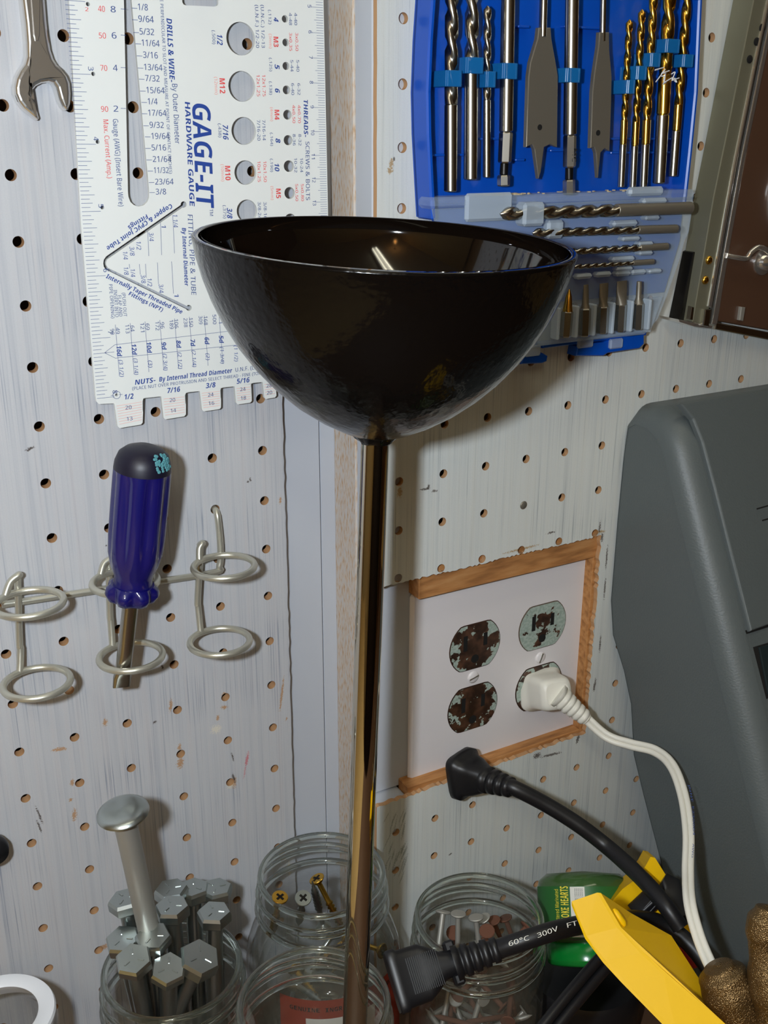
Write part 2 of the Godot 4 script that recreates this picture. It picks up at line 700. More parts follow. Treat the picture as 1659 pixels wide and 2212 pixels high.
	paint("room_ceiling", Color8(206, 202, 190), 0.9)
	paint("room_floor", Color8(156, 116, 74), 0.85)

func build_room() -> void:
	# floor, ceiling and walls with thickness; x -70..80, z -0.75..112, floor 0 m, ceiling 2.4 m
	var fl := -LIFT / INCH
	var ce := (2.4 - LIFT) / INCH
	var s := Shape.new()
	s.box(Vector3(5, fl - 2.0, 54), Vector3(166, 4, 128))
	structure(one(s, M.room_floor, "floor"), "brown wooden workshop floor below the bench")
	s = Shape.new()
	s.box(Vector3(5, ce + 2.0, 54), Vector3(166, 4, 128))
	structure(one(s, M.room_ceiling, "ceiling"), "off white workshop ceiling above the bench")
	s = Shape.new()
	s.box(Vector3(5, (fl + ce) / 2.0, -4.0), Vector3(166, ce - fl, 4))
	structure(one(s, M.wall_boards, "wall_back"), "plain wooden wall behind the pegboards")
	s = Shape.new()
	s.box(Vector3(5, (fl + ce) / 2.0, 114), Vector3(150, ce - fl, 4))
	structure(one(s, M.room_tan, "wall_front"), "tan workshop wall opposite the bench")
	s = Shape.new()
	s.box(Vector3(-72, (fl + ce) / 2.0, 56), Vector3(4, ce - fl, 112))
	structure(one(s, M.room_tan, "wall_left"), "tan workshop wall at the left end of the bench")
	s = Shape.new()
	s.box(Vector3(82, (fl + ce) / 2.0, 56), Vector3(4, ce - fl, 112))
	structure(one(s, M.room_brown, "wall_right"), "brown wooden workshop wall at the right end of the bench")
	# dark cabinets added out of view to give the rod its dark streak
	var cab := thing("added_base_cabinet", "long dark base cabinet added along the opposite wall for the rod to mirror", "cabinet", Vector3(-4, fl, 102))
	s = Shape.new()
	s.box(Vector3(-4, (fl - 6.0) / 2.0, 102), Vector3(119.8, -6.0 - fl, 19.5), Basis(), 0.1)
	one(s, M.added_cabinet_dark, "body", cab)
	for i in 10:
		var x := -58.0 + i * 12.0
		s = Shape.new()
		s.box(Vector3(x, (fl - 6.0) / 2.0, 91.8), Vector3(11.0, -10.0 - fl, 0.7), Basis(), 0.1)
		var door := one(s, M.added_cabinet_dark, "door", cab)
		s = Shape.new()
		s.tube([Vector3(x + 4.0, -12, 90.6), Vector3(x + 4.0, -18, 90.6)], 0.25, 10)
		one(s, M.dull_steel, "handle", door)
	# bench: continuous top on legs, outside the frame except where it shows between the jars
	var b := thing("workbench", "tan plywood workbench under the pegboards", "workbench", Vector3(4, fl, 9))
	s = Shape.new()
	s.box(Vector3(4, BENCH - 1.0, 10.8), Vector3(96, 1.5, 25.4), Basis(), 0.1)
	one(s, M.bench_wood, "bench_top", b)
	for x in [-40.0, 48.0]:
		for z in [1.5, 20.5]:
			s = Shape.new()
			s.box(Vector3(x, (fl + BENCH - 1.75) / 2.0, z), Vector3(3.5, BENCH - 1.75 - fl, 3.5), Basis(), 0.1)
			one(s, M.bench_wood, "leg", b)
	s = Shape.new()
	s.box(Vector3(10.0, BENCH - 0.125, 11.6), Vector3(41.0, 0.25, 23.6), Basis(), 0.03)  # added board: darkens the bench by the jars and in rod and bowl
	paint("added_board_brown", Color8(84, 58, 38), 0.6)
	tag(one(s, M.added_board_brown, "added_dark_board"), "dark board added under the glass jars to darken the bench and its reflections", "board")

func lamp_fixtures() -> void:
	var ce := (2.4 - LIFT) / INCH
	var glow := paint("fluorescent_tube", Color8(250, 248, 242), 0.4)
	glow.emission_enabled = true
	glow.emission = Color(1.0, 0.97, 0.86)
	glow.emission_energy_multiplier = TUBE_GLOW
	var fill_tubes: StandardMaterial3D = glow.duplicate()   # weaker tubes of the added fill fixture
	fill_tubes.emission_energy_multiplier = FILL_GLOW
	for q in [[TUBES, Vector3(0, 0, 1), TUBE_ENERGY, "white fluorescent strip light on the ceiling behind the workbench"], [FILL_OVER_BENCH, Vector3(1, 0, 0), FILL_ENERGY, "white fluorescent strip light added on the ceiling above the workbench as fill"]]:
		# ceiling strip with two fluorescent tubes
		var c: Vector3 = q[0]
		var along: Vector3 = q[1]
		var side := Vector3(0, 1, 0).cross(along)
		var bs := Basis(side, Vector3(0, 1, 0), along)
		var f := thing("ceiling_light", q[3], "light", Vector3(c.x, ce - 3.4, c.z))
		var h := Shape.new()
		h.box(Vector3(c.x, ce - 0.9, c.z), Vector3(7, 1.8, 49), bs, 0.2)
		one(h, M.lid_white, "housing", f)
		for dx in [-2.0, 2.0]:
			var m: Vector3 = Vector3(c.x, ce - 2.6, c.z) + side * dx
			h = Shape.new()
			h.tube([m - along * 23.5, m + along * 23.5], 0.40, 12)
			one(h, glow if q[0] == TUBES else fill_tubes, "fluorescent_tube", f)
			for e in [-1.0, 1.0]:
				h = Shape.new()
				h.box(m + along * (23.9 * e) + Vector3(0, 0.1, 0), Vector3(0.6, 1.6, 0.7), bs, 0.05)
				one(h, M.lid_white, "lamp_holder", f)
		var al := AreaLight3D.new()
		al.name = "ceiling_light_glow"
		al.area_size = Vector2(5.0 * INCH, 47.0 * INCH)
		al.light_color = Color(1.0, 0.97, 0.86)
		al.light_energy = q[2]
		al.shadow_enabled = true
		add_child(al, true)
		al.position = world_at(Vector3(c.x, ce - 3.35, c.z))
		al.basis = Basis(side, along, Vector3(0, 1, 0)) if side.cross(along).y > 0.0 else Basis(-side, along, Vector3(0, 1, 0))
	# bare incandescent bulb hanging from the ceiling behind the camera
	var b := thing("pendant_bulb", "bare incandescent bulb hanging from the ceiling on a cord", "light", BULB + Vector3(0, -1.6, 0))
	var s := Shape.new()
	s.tube([BULB + Vector3(0, 2.6, 0), Vector3(BULB.x, ce, BULB.z)], 0.12, 8)
	one(s, M.black_rubber, "cord", b)
	s = Shape.new()
	s.lathe([[0.55, 1.2], [0.62, 1.4], [0.62, 2.4], [0.3, 2.7]], BULB, Basis(), 20)
	one(s, M.black_rubber, "socket", b)
	s = Shape.new()
	s.lathe([[0.0, -1.25], [0.5, -1.15], [0.95, -0.75], [1.15, -0.1], [1.02, 0.45], [0.65, 0.95], [0.5, 1.3]], BULB, Basis(), 24)
	var hot := paint("warm_bulb_glass", Color8(255, 214, 150), 0.3)
	hot.emission_enabled = true
	hot.emission = Color(1.0, 0.62, 0.26)
	hot.emission_energy_multiplier = 6.0
	one(s, hot, "bulb", b)
	var o := OmniLight3D.new()
	o.name = "pendant_bulb_glow"
	o.light_color = Color(1.0, 0.72, 0.42)
	o.light_energy = BULB_ENERGY
	o.light_size = 1.0 * INCH
	o.omni_range = 6.0
	o.omni_attenuation = 2.0
	o.shadow_enabled = true
	add_child(o)
	o.position = world_at(BULB)

func build_wall() -> void:
	rng.seed = 11
	var chip := noise(0.05, 91, 3)
	# left pegboard
	var area := Rect2(-7.6, -13.0, 8.1, 22.5)
	var out := PackedVector2Array([Vector2(-16.0, 14.0), Vector2(-16.0, -12.95)])
	out.append_array(ragged(Vector2(0.40, -12.95), Vector2(0.47, 14.0), 0.16, 0.012))
	out.append(Vector2(0.47, 14.0))
	var im := streaks(720, 2000, 5, Color8(196, 197, 200), Color8(140, 146, 160), Color8(196, 191, 192))
	var k := 2000.0 / 22.5
	var spot := func(px: float, py: float, rx: float, ry: float, turn: float, c: Color, strength: float) -> void:
		var q := on_z(px, py, 0.0)
		blot(im, (q.x - area.position.x) * k * 720.0 / 8.1 / k, (area.end.y - q.y) * k, rx * k / 115.0, ry * k / 100.0, turn, c, strength, chip)
	var tan_chip := Color8(178, 130, 88)
	for a in [[368, 1524, 4, 14], [389, 1648, 8, 12], [387, 1614, 4, 8], [227, 1560, 5, 8], [160, 1760, 5, 14], [128, 1618, 16, 4], [470, 1550, 4, 6], [505, 1690, 6, 14], [484, 1500, 7, 5], [618, 1553, 3, 4], [484, 1527, 8, 4], [155, 1690, 4, 7], [152, 1727, 4, 4], [605, 1080, 3, 8], [225, 2045, 12, 6], [608, 1500, 3, 40]]:
		spot.call(a[0], a[1], a[2], a[3], 0.15, tan_chip, 0.75)
	for a in [[466, 1575, 14, 10], [497, 1695, 10, 10], [145, 1495, 10, 6]]:
		spot.call(a[0], a[1], a[2], a[3], 0.3, Color8(222, 214, 196), 0.7)
	for a in [[333, 1560, 5, 2.4], [228, 1178, 2, 2], [84, 1760, 2, 22], [84, 1785, 2, 14], [502, 1635, 2, 10], [504, 1680, 3, 12], [65, 968, 9, 2], [62, 971, 5, 2], [350, 1440, 2, 6], [540, 1035, 2, 4], [535, 1040, 2, 3]]:
		spot.call(a[0], a[1], a[2], a[3], -0.2, Color8(72, 64, 60), 0.8)
	spot.call(533, 1640, 4, 18, 0.2, Color8(206, 92, 100), 0.6)
	spot.call(528, 1668, 2, 14, 0.2, Color8(206, 110, 116), 0.5)
	var parts := peg_panel(out, Vector2(0, 0), 0.0, 0.20, area)
	tag(put([[parts[0], textured("left_pegboard_paint", im, 0.5)], [parts[1], M.raw_hardboard]], "pegboard"), "white brush painted pegboard behind the white hardware gauge and ring tool holder", "pegboard")
	# right pegboard, cut away round the electrical outlet
	area = Rect2(1.7, -13.0, 12.4, 22.5)
	out = PackedVector2Array([Vector2(20.0, 14.0)])
	out.append_array(ragged(Vector2(1.74, 14.0), Vector2(1.74, -2.72), 0.3, 0.006))
	out.append_array(ragged(Vector2(1.74, -2.72), Vector2(7.43, -2.69), 0.055, 0.022))
	out.append_array(ragged(Vector2(7.43, -2.69), Vector2(7.44, -7.72), 0.07, 0.03))
	out.append_array(ragged(Vector2(7.44, -7.72), Vector2(1.76, -7.80), 0.07, 0.025))
	out.append_array(ragged(Vector2(1.76, -7.80), Vector2(1.76, -12.95), 0.3, 0.006))
	out.append(Vector2(1.76, -12.95))
	out.append(Vector2(20.0, -12.95))
	im = streaks(1100, 2000, 9, Color8(220, 223, 219), Color8(152, 159, 162), Color8(214, 213, 204))
	spot = func(px: float, py: float, rx: float, ry: float, turn: float, c: Color, strength: float) -> void:
		var q := on_z(px, py, 1.28)
		blot(im, (q.x - area.position.x) * 1100.0 / 12.4, (area.end.y - q.y) * k, rx, ry, turn, c, strength, chip)
	for a in [[1125, 1186, 40, 2.2, -0.02], [863, 1062, 5, 9, 0.0], [845, 352, 4, 8, 0.2], [842, 368, 5, 5, 0.2], [1294, 1148, 16, 3, 0.1]]:
		spot.call(a[0], a[1], a[2], a[3], a[4], Color8(172, 140, 98), 0.8)
	for a in [[1295, 1140, 2, 14, 0.0], [1300, 1160, 3, 10, 0.0], [1310, 1205, 2, 26, 0.0], [1306, 1270, 2, 24, 0.0], [1296, 1390, 2, 20, 0.0], [1284, 1480, 3, 16, 0.1], [1190, 1630, 26, 3, 0.1], [1160, 1632, 9, 7, 0.1], [1100, 1640, 24, 2, 0.1], [1248, 1595, 4, 14, 0.2], [1190, 1150, 10, 2, 0.0], [925, 1052, 3, 5, 0.2], [918, 1056, 10, 2, 0.0], [938, 1060, 6, 2, 0.0], [850, 342, 2, 3, 0.0], [972, 1845, 4, 2, -0.3]]:
		spot.call(a[0], a[1], a[2], a[3], a[4], Color8(78, 70, 64), 0.75)
	for i in 26:   # grey scuffs low on the board beside the corner
		spot.call(rng.randf_range(818, 880), rng.randf_range(1760, 1900), rng.randf_range(1.0, 2.5), rng.randf_range(8, 26), rng.randf_range(0.1, 0.6), Color8(128, 136, 128), 0.5)
	parts = peg_panel(out, Vector2(2.236, 0.395), 1.28, 0.12, area)
	tag(put([[parts[0], textured("right_pegboard_paint", im, 0.5)], [parts[1], M.raw_hardboard]], "pegboard"), "white painted pegboard with a ragged cutout around the electrical outlet", "pegboard")
	# painted and bare boards of the corner between them, behind the pegboards
	var t := func(called: String, lo: Vector3, hi: Vector3, m: Material, label: String, bevel: float) -> void:
		var s := Shape.new()
		s.box((lo + hi) / 2.0, hi - lo, Basis(), bevel)
		structure(one(s, m, called), label)
	t.call("trim_1", Vector3(-15.9, -12.95, -2.0), Vector3(-15.3, 14.0, -0.2), M.wall_boards, "wooden furring strip behind the left end of the gauge pegboard", 0.0)
	t.call("trim_2", Vector3(0.22, -12.95, -2.0), Vector3(1.325, 14.0, -0.28), M.white_paint, "flat bluish white painted board beside the gauge pegboard's edge", 0.01)
	t.call("trim_3", Vector3(1.365, -12.95, -2.0), Vector3(1.69, 14.0, -0.33), M.white_paint, "narrow bluish white painted strip in the corner beside the weathered wood", 0.01)
	t.call("trim_4", Vector3(1.69, -12.95, -2.0), Vector3(2.6, 14.0, 0.55), M.weathered_wood, "weathered tan wooden furring edge with flaking white paint", 0.02)
	t.call("trim_5", Vector3(1.72, -2.6, 0.55), Vector3(2.6, 14.0, 1.155), M.white_paint, "white painted furring strip under the upper right pegboard's edge", 0.02)
	t.call("trim_6", Vector3(1.74, -12.95, 0.55), Vector3(2.6, -7.9, 1.155), M.white_paint, "white painted furring strip under the lower right pegboard's edge", 0.02)
	t.call("trim_7", Vector3(2.6, -12.9, -2.0), Vector3(19.9, 14.0, -0.45), M.wall_boards, "plain boarding behind the outlet pegboard", 0.0)
	t.call("trim_8", Vector3(1.74, -7.85, 0.55), Vector3(8.3, -2.62, 0.74), M.white_paint, "white painted board behind the outlet plate", 0.0)
	# bare laths round the cutout
	var lt := on_z(905, 1275, 1.15)
	t.call("trim_9", Vector3(2.80, -3.26, 0.74), Vector3(7.9, -2.56, 1.153), M.bare_lath, "bare orange brown lath above the outlet plate", 0.02)
	t.call("trim_10", Vector3(7.36, -8.2, 0.74), Vector3(7.95, -3.26, 1.153), M.bare_lath, "bare orange brown lath down the right of the outlet plate", 0.02)
	t.call("trim_11", Vector3(2.6, -8.4, 0.74), Vector3(7.36, -7.66, 1.153), M.bare_lath, "bare orange brown lath below the outlet plate", 0.02)
	# metal plug in one peg hole
	var s := Shape.new()
	s.lathe([[0.085, 0.0], [0.085, 0.14], [0.07, 0.155], [0.0, 0.16]], Vector3(2.236 + 3, 0.395 - 2, 1.14), Basis(Vector3(1, 0, 0), Vector3(0, 0, 1), Vector3(0, -1, 0)), 20)
	tag(one(s, M.dull_steel, "hole_plug"), "dull grey metal plug filling one hole above the outlet", "plug")

# ---- white hardware gauge on the left pegboard --------------------------------------------------
const GAUGE_Z := 0.25
func build_gauge() -> void:
	var z := GAUGE_Z
	var za := func(x: float, y: float) -> Vector2: return Vector2(x / 3.95, y / 3.95)                    # reading frames of the close-ups
	var zb := func(x: float, y: float) -> Vector2: return Vector2(380.0 + x / 4.366, y / 4.366)
	var zc := func(x: float, y: float) -> Vector2: return Vector2(160.0 + x / 3.456, 420.0 + y / 3.456)
	var at := func(q: Vector2) -> Vector3: return on_z(q.x, q.y, z)
	var root := thing("hardware_gauge", "white plastic hardware gauge printed with blue and red sizes", "gauge", Vector3(-0.8, 1.0, z))
	# outline
	var out := PackedVector2Array()
	for q in [[142, -130], [174.7, 480]]:
		var w := on_z(q[0], q[1], z)
		out.append(Vector2(w.x, w.y))
	for q in [[160, 1510], [166, 1545], [185, 1565], [300, 1560], [325, 1730], [340, 1745], [500, 1718], [512, 1703], [512, 1540], [518, 1523], [535, 1515], [650, 1508], [668, 1668], [680, 1680], [822, 1657], [835, 1642], [828, 1500], [835, 1483], [850, 1476], [938, 1468], [955, 1608], [968, 1620], [1085, 1603], [1097, 1590], [1092, 1460], [1098, 1446], [1112, 1440], [1198, 1433], [1210, 1557], [1222, 1568], [1315, 1555], [1327, 1541], [1318, 1425], [1324, 1412], [1340, 1407], [1408, 1401], [1420, 1516], [1430, 1528], [1500, 1516], [1511, 1502], [1503, 1398], [1512, 1386], [1580, 1378], [1590, 1470], [1650, 1462], [1642, 1365]]:
		var w: Vector3 = at.call(zc.call(q[0], q[1]))
		out.append(Vector2(w.x, w.y))
	for q in [[716, 826], [708.7, 463], [696, -130]]:
		var w := on_z(q[0], q[1], z)
		out.append(Vector2(w.x, w.y))
	var csg := CSGCombiner3D.new()
	csg.name = "plate"
	root.add_child(csg)
	var solid := func(poly: PackedVector2Array, cut: bool) -> void:
		var c := CSGPolygon3D.new()
		c.name = "cut" if cut else "sheet"
		var q := PackedVector2Array()
		for v in poly:
			q.append((v - Vector2(-0.8, 1.0)) * INCH)
		c.polygon = q
		c.depth = (0.3 if cut else 0.07) * INCH
		c.position = Vector3(0, 0, 0.1 * INCH if cut else 0.0)
		c.operation = CSGShape3D.OPERATION_SUBTRACTION if cut else CSGShape3D.OPERATION_UNION
		c.material = M.gauge_plastic
		csg.add_child(c, true)
	solid.call(out, false)
	var disc := func(q: Vector2, dia: float) -> void:
		var w: Vector3 = at.call(q)
		var poly := PackedVector2Array()
		for k in 28:
			poly.append(Vector2(w.x, w.y) + Vector2.from_angle(TAU * k / 28.0) * dia / 2.0)
		solid.call(poly, true)
	for h in [[612, 365, 0.5], [622, 815, 0.472], [640, 1235, 0.4375], [655, 1628, 0.394], [670, 1990, 0.375], [1028, 178, 0.112], [1035, 400, 0.118], [1038, 622, 0.125], [1043, 848, 0.138], [1052, 1082, 0.157], [1058, 1322, 0.164], [1065, 1567, 0.19], [1072, 1820, 0.197], [1078, 2075, 0.216]]:
		disc.call(zb.call(h[0], h[1]), h[2])
	for h in [[750, 35], [795, 630], [833, 1210], [873, 1770]]:
		disc.call(za.call(h[0], h[1]), 0.06)
	disc.call(zc.call(318, 1497), 0.05)
	var poly_of := func(pts: Array, conv: Callable) -> PackedVector2Array:
		var r := PackedVector2Array()
		for q in pts:
			var w: Vector3 = at.call(conv.call(q[0], q[1]))
			r.append(Vector2(w.x, w.y))
		return r
	solid.call(poly_of.call([[1050, -330], [1092, 1640], [1096, 1680], [1112, 1722], [1142, 1750], [1184, 1762], [1226, 1752], [1256, 1724], [1272, 1685], [1272, 1620], [1092, -330]], za), true)
	solid.call(poly_of.call([[55, -160], [60, 20], [72, 42], [95, 50], [360, 62], [388, 55], [400, 36], [395, -160]], zb), true)
	# the V shaped cut of the push-out flap
	solid.call(poly_of.call([[812, 68], [240, 462], [222, 488], [218, 515], [222, 540], [236, 560], [850, 862], [860, 842], [252, 548], [240, 530], [238, 510], [246, 486], [824, 88]], zc), true)
	disc.call(zc.call(818, 75), 0.1)
	disc.call(zc.call(857, 847), 0.1)
	# print
	var n := Vector3(0, 0, 1)
	var zp := z + 0.004
	var blue := Shape.new()
	var navy := Shape.new()
	var red := Shape.new()
	var pink := Shape.new()
	var scarlet := Shape.new()
	var u := (on_z(700, 300, zp) - on_z(150, 382, zp))
	u = Vector3(u.x, 0, 0)
	var down := (on_z(207, 861, zp) - on_z(150, 159, zp)).normalized()
	u = Vector3(-down.y, down.x, 0)
	var px_in := 0.00813
	# a word along the sheet (reading down when turned), placed by the pixel where its base line starts
	var word := func(s: Shape, text: String, a: Vector2, length_px: float, cap_px: float, turned: bool, kind: String, slant: float) -> void:
		var p := on_z(a.x, a.y, zp)
		var e: Vector2 = a + (Vector2(0, length_px) if turned else Vector2(length_px, 0))
		var l := on_z(e.x, e.y, zp).distance_to(p)
		if turned:
			letter(s, text, p, p + down * l, cap_px * px_in, n, kind, slant)
		else:
			letter(s, text, p, p + u * l, cap_px * px_in * 0.88, n, kind, slant)
	var v_a := func(s: Shape, text: String, x: float, y0: float, y1: float, cap: float, kind: String, slant: float) -> void: word.call(s, text, za.call(x, y0), (y1 - y0) / 3.95, cap / 3.95, true, kind, slant)
	var v_b := func(s: Shape, text: String, x: float, y0: float, y1: float, cap: float, kind: String, slant: float) -> void: word.call(s, text, zb.call(x, y0), (y1 - y0) / 4.366, cap / 4.366, true, kind, slant)
	var v_c := func(s: Shape, text: String, x: float, y0: float, y1: float, cap: float, kind: String, slant: float) -> void: word.call(s, text, zc.call(x, y0), (y1 - y0) / 3.456, cap / 3.456, true, kind, slant)
	var h_a := func(s: Shape, text: String, x0: float, yc: float, x1: float, cap: float) -> void: word.call(s, text, za.call(x0, yc + cap / 2.0), (x1 - x0) / 3.95, cap / 3.95, false, "plain", 0.0)
	for r in [["1/8", 1178, 60, 1262], ["9/64", 1182, 160, 1312], ["5/32", 1192, 268, 1315], ["11/64", 1210, 365, 1362], ["3/16", 1222, 468, 1347], ["13/64", 1230, 572, 1387], ["7/32", 1240, 667, 1362], ["15/64", 1250, 768, 1405], ["1/4", 1262, 865, 1345], ["17/64", 1265, 962, 1420], ["9/32", 1278, 1065, 1398], ["19/64", 1292, 1160, 1448], ["5/16", 1295, 1258, 1418], ["21/64", 1305, 1357, 1463], ["11/32", 1315, 1452, 1440], ["23/64", 1325, 1550, 1482], ["3/8", 1330, 1635, 1418]]:
		h_a.call(navy, r[0], r[1], r[2], r[3], 50.0)
		var q: Vector2 = za.call(r[1] - 55, r[2] + 8)
		stroke(navy, on_z(q.x, q.y, zp), on_z(q.x, q.y, zp) + u * 0.09, 0.007, n)
	for r in [["8", 945, 80, 988], ["6", 955, 303, 995], ["4", 965, 580, 1005], ["2", 970, 928, 1010]]:
		h_a.call(navy, r[0], r[1], r[2], r[3], 48.0)
		var q: Vector2 = za.call(1030, r[2] - 4)
		stroke(navy, on_z(q.x, q.y, zp), on_z(q.x, q.y, zp) + u * 0.08, 0.007, n)
	for r in [["40", 838, 75, 896], ["50", 845, 303, 905], ["70", 858, 580, 916], ["90", 864, 930, 924]]:
		h_a.call(scarlet, r[0], r[1], r[2], r[3], 44.0)
	h_a.call(scarlet, "2", 728, 80, 755, 30.0)
	v_a.call(navy, "Gauge (AWG) (Insert Bare Wire)", 962, 1015, 1760, 40, "plain", 0.0)
	v_a.call(scarlet, "Max. Current (Amp.)", 880, 1020, 1520, 38, "plain", 0.0)
	v_a.call(blue, "DRILLS & WIRE-", 1420, 155, 695, 42, "bold", 0.15)
	v_a.call(navy, "By Outer Diameter", 1468, 715, 1225, 42, "plain", 0.0)
	v_a.call(navy, "USE PERPENDICULAR TO SLOT AND MEASURE AT POINT OF CONTACT (INCHES)", 1362, -60, 1480, 24, "plain", 0.0)
	v_b.call(blue, "GAGE-IT", 150, 965, 1945, 165, "bold", 0.12)
	v_b.call(navy, "TM", 318, 1972, 2036, 32, "plain", 0.0)
	v_b.call(blue, "HARDWARE GAUGE", 84, 960, 1940, 46, "bold", 0.12)
	v_c.call(navy, "FITTING, PIPE & TUBE", 848, 150, 750, 36, "plain", 0.1)
	v_c.call(blue, "By Internal Diameter", 805, 250, 682, 30, "bold", 0.12)
	v_b.call(blue, "THREADS-", 1204, 935, 1290, 42, "bold", 0.15)
	v_b.call(navy, "SCREWS & BOLTS", 1222, 1335, 1888, 40, "plain", 0.0)
	for r in [["1/2", 386, 318, 415, "(.500)", 340, 285, 415, "(U.N.C.) 1/2-13", "(U.N.F.) 1/2-20", 800, 746, 45, 450, false], ["M12", 410, 738, 880, "(12mm)", 362, 725, 890, "12x1.75", "12x1.25", 814, 760, 705, 908, true], ["7/16", 440, 1172, 1310, "(.438)", 398, 1165, 1295, "7/16-14", "7/16-20", 814, 764, 1130, 1325, false], ["M10", 462, 1565, 1700, "(10mm)", 424, 1550, 1710, "10x1.50", "10x1.25", 824, 768, 1520, 1716, true], ["3/8", 480, 1960, 2055, "(.375)", 444, 1935, 2060, "3/8-16", "3/8-24", 826, 772, 1905, 2065, false]]:
		v_b.call(red if r[14] else blue, r[0], r[1], r[2], r[3], 50, "bold", 0.0 if r[14] else 0.2)
		v_b.call(pink if r[14] else navy, r[4], r[5], r[6], r[7], 28, "plain", 0.0)
		v_b.call(red if r[14] else navy, r[8], r[10], r[12], r[13], 30, "plain", 0.0)
		v_b.call(red if r[14] else navy, r[9], r[11], r[12], r[13], 30, "plain", 0.0)
	for r in [["4", 922, 160, 198, "(.112)", 872, 92, 228, "4-40", "4-48", 1116, 1066, 120, 236, false], ["M3", 920, 345, 442, "(3mm)", 878, 318, 455, "3x0.50", "3x0.35", 1126, 1068, 308, 480, true], ["5", 932, 605, 645, "(.125)", 880, 545, 672, "5-40", "5-44", 1136, 1080, 565, 675, false], ["6", 934, 830, 868, "(.138)", 880, 768, 893, "6-32", "6-40", 1146, 1088, 785, 895, false], ["M4", 930, 1035, 1130, "(4mm)", 890, 1012, 1142, "4x0.70", "4x0.50", 1150, 1098, 990, 1160, true], ["8", 940, 1302, 1342, "(.164)", 890, 1252, 1376, "8-32", "8-36", 1156, 1102, 1265, 1372, false], ["10", 930, 1535, 1610, "(.190)", 890, 1497, 1622, "10-24", "10-32", 1172, 1116, 1490, 1626, false], ["M5", 945, 1780, 1870, "(5mm)", 895, 1755, 1886, "5x0.80", "5x0.50", 1180, 1126, 1735, 1896, true]]:
		v_b.call(red if r[14] else blue, r[0], r[1], r[2], r[3], 46, "bold", 0.0 if r[14] else 0.2)
		v_b.call(pink if r[14] else navy, r[4], r[5], r[6], r[7], 26, "plain", 0.0)
		v_b.call(red if r[14] else navy, r[8], r[10], r[12], r[13], 28, "plain", 0.0)
		v_b.call(red if r[14] else navy, r[9], r[11], r[12], r[13], 28, "plain", 0.0)
	# rulers: inches in sixteenths at the left, millimetres at the right
	var edge := on_z(150, 159, zp)
	for i in range(-26, 81):
		var p := edge + down * (i / 16.0 * 5.035 / 5.0) + u * 0.02
		var l := 0.30 if i % 16 == 0 else 0.22 if i % 4 == 0 else 0.18 if i % 2 == 0 else 0.14
		stroke(navy, p, p + u * l, 0.006, n)
		if i % 16 == 0:
			var a := p + u * 0.27 - down * 0.11
			letter(navy, str(3 + i / 16), a, a + down * 0.055, 0.08, n)
	var edge2 := on_z(699.4, 17, zp)
	var d2 := (on_z(708, 436, zp) - edge2) / 8.0
	for i in range(-12, 88):
		var p := edge2 + d2 * (i / 10.0) - u * 0.015
		stroke(navy, p, p - u * (0.24 if i % 10 == 0 else 0.17 if i % 5 == 0 else 0.13), 0.005, n)
		if i % 10 == 0 and i >= 0:
			var a := p - u * 0.28 - d2.normalized() * 0.03
			var t := str(5 + i / 10)
			letter(navy, t, a, a + d2.normalized() * (0.045 * t.length()), 0.065, n)
	# fittings diagram
	var line := func(s: Shape, text: String, x0: float, y0: float, x1: float, y1: float, cap: float, kind: String, slant: float) -> void:
		letter(s, text, on_z(zc.call(x0, y0).x, zc.call(x0, y0).y, zp), on_z(zc.call(x1, y1).x, zc.call(x1, y1).y, zp), cap / 3.456 * px_in, n, kind, slant)
	var rule := func(x0: float, y0: float, x1: float, y1: float) -> void:
		stroke(navy, on_z(zc.call(x0, y0).x, zc.call(x0, y0).y, zp), on_z(zc.call(x1, y1).x, zc.call(x1, y1).y, zp), 0.006, n)
	line.call(blue, "Copper & CPVC Joint Tube", 722, 68, 240, 392, 30, "bold", 0.1)
	line.call(blue, "Fittings", 540, 148, 400, 238, 28, "bold", 0.1)
	line.call(blue, "Internally Taper Threaded Pipe", 236, 622, 800, 892, 30, "bold", 0.1)
	line.call(blue, "Fittings (NPT)", 405, 750, 655, 876, 28, "bold", 0.1)
	for r in [["1 1/4", 738, 150, 246], ["1", 652, 228, 246], ["3/4", 558, 285, 348], ["1/2", 464, 350, 412], ["3/8", 414, 390, 456], ["1/4", 364, 425, 486], ["1/8", 370, 542, 600], ["1/4", 420, 556, 616], ["3/8", 498, 600, 662], ["1/2", 546, 626, 686], ["3/4", 632, 670, 735], ["1", 748, 742, 762]]:
		v_c.call(blue, r[0], r[1], r[2], r[3], 32, "plain", 0.1)
	for r in [[737, 155, 750, 440], [645, 210, 654, 452], [550, 275, 558, 460], [412, 520, 416, 552], [488, 520, 494, 598], [533, 518, 540, 622], [622, 508, 630, 668], [728, 500, 742, 740]]:
		rule.call(r[0], r[1], r[2], r[3])
	for r in [["(PUSH OUT", 358, 735, 912], ["FLAP AND", 326, 755, 912], ["INSERT INTO", 294, 714, 916], ["PIPE OPENING)", 260, 672, 926]]:
		v_c.call(navy, r[0], r[1], r[2], r[3], 24, "plain", 0.0)
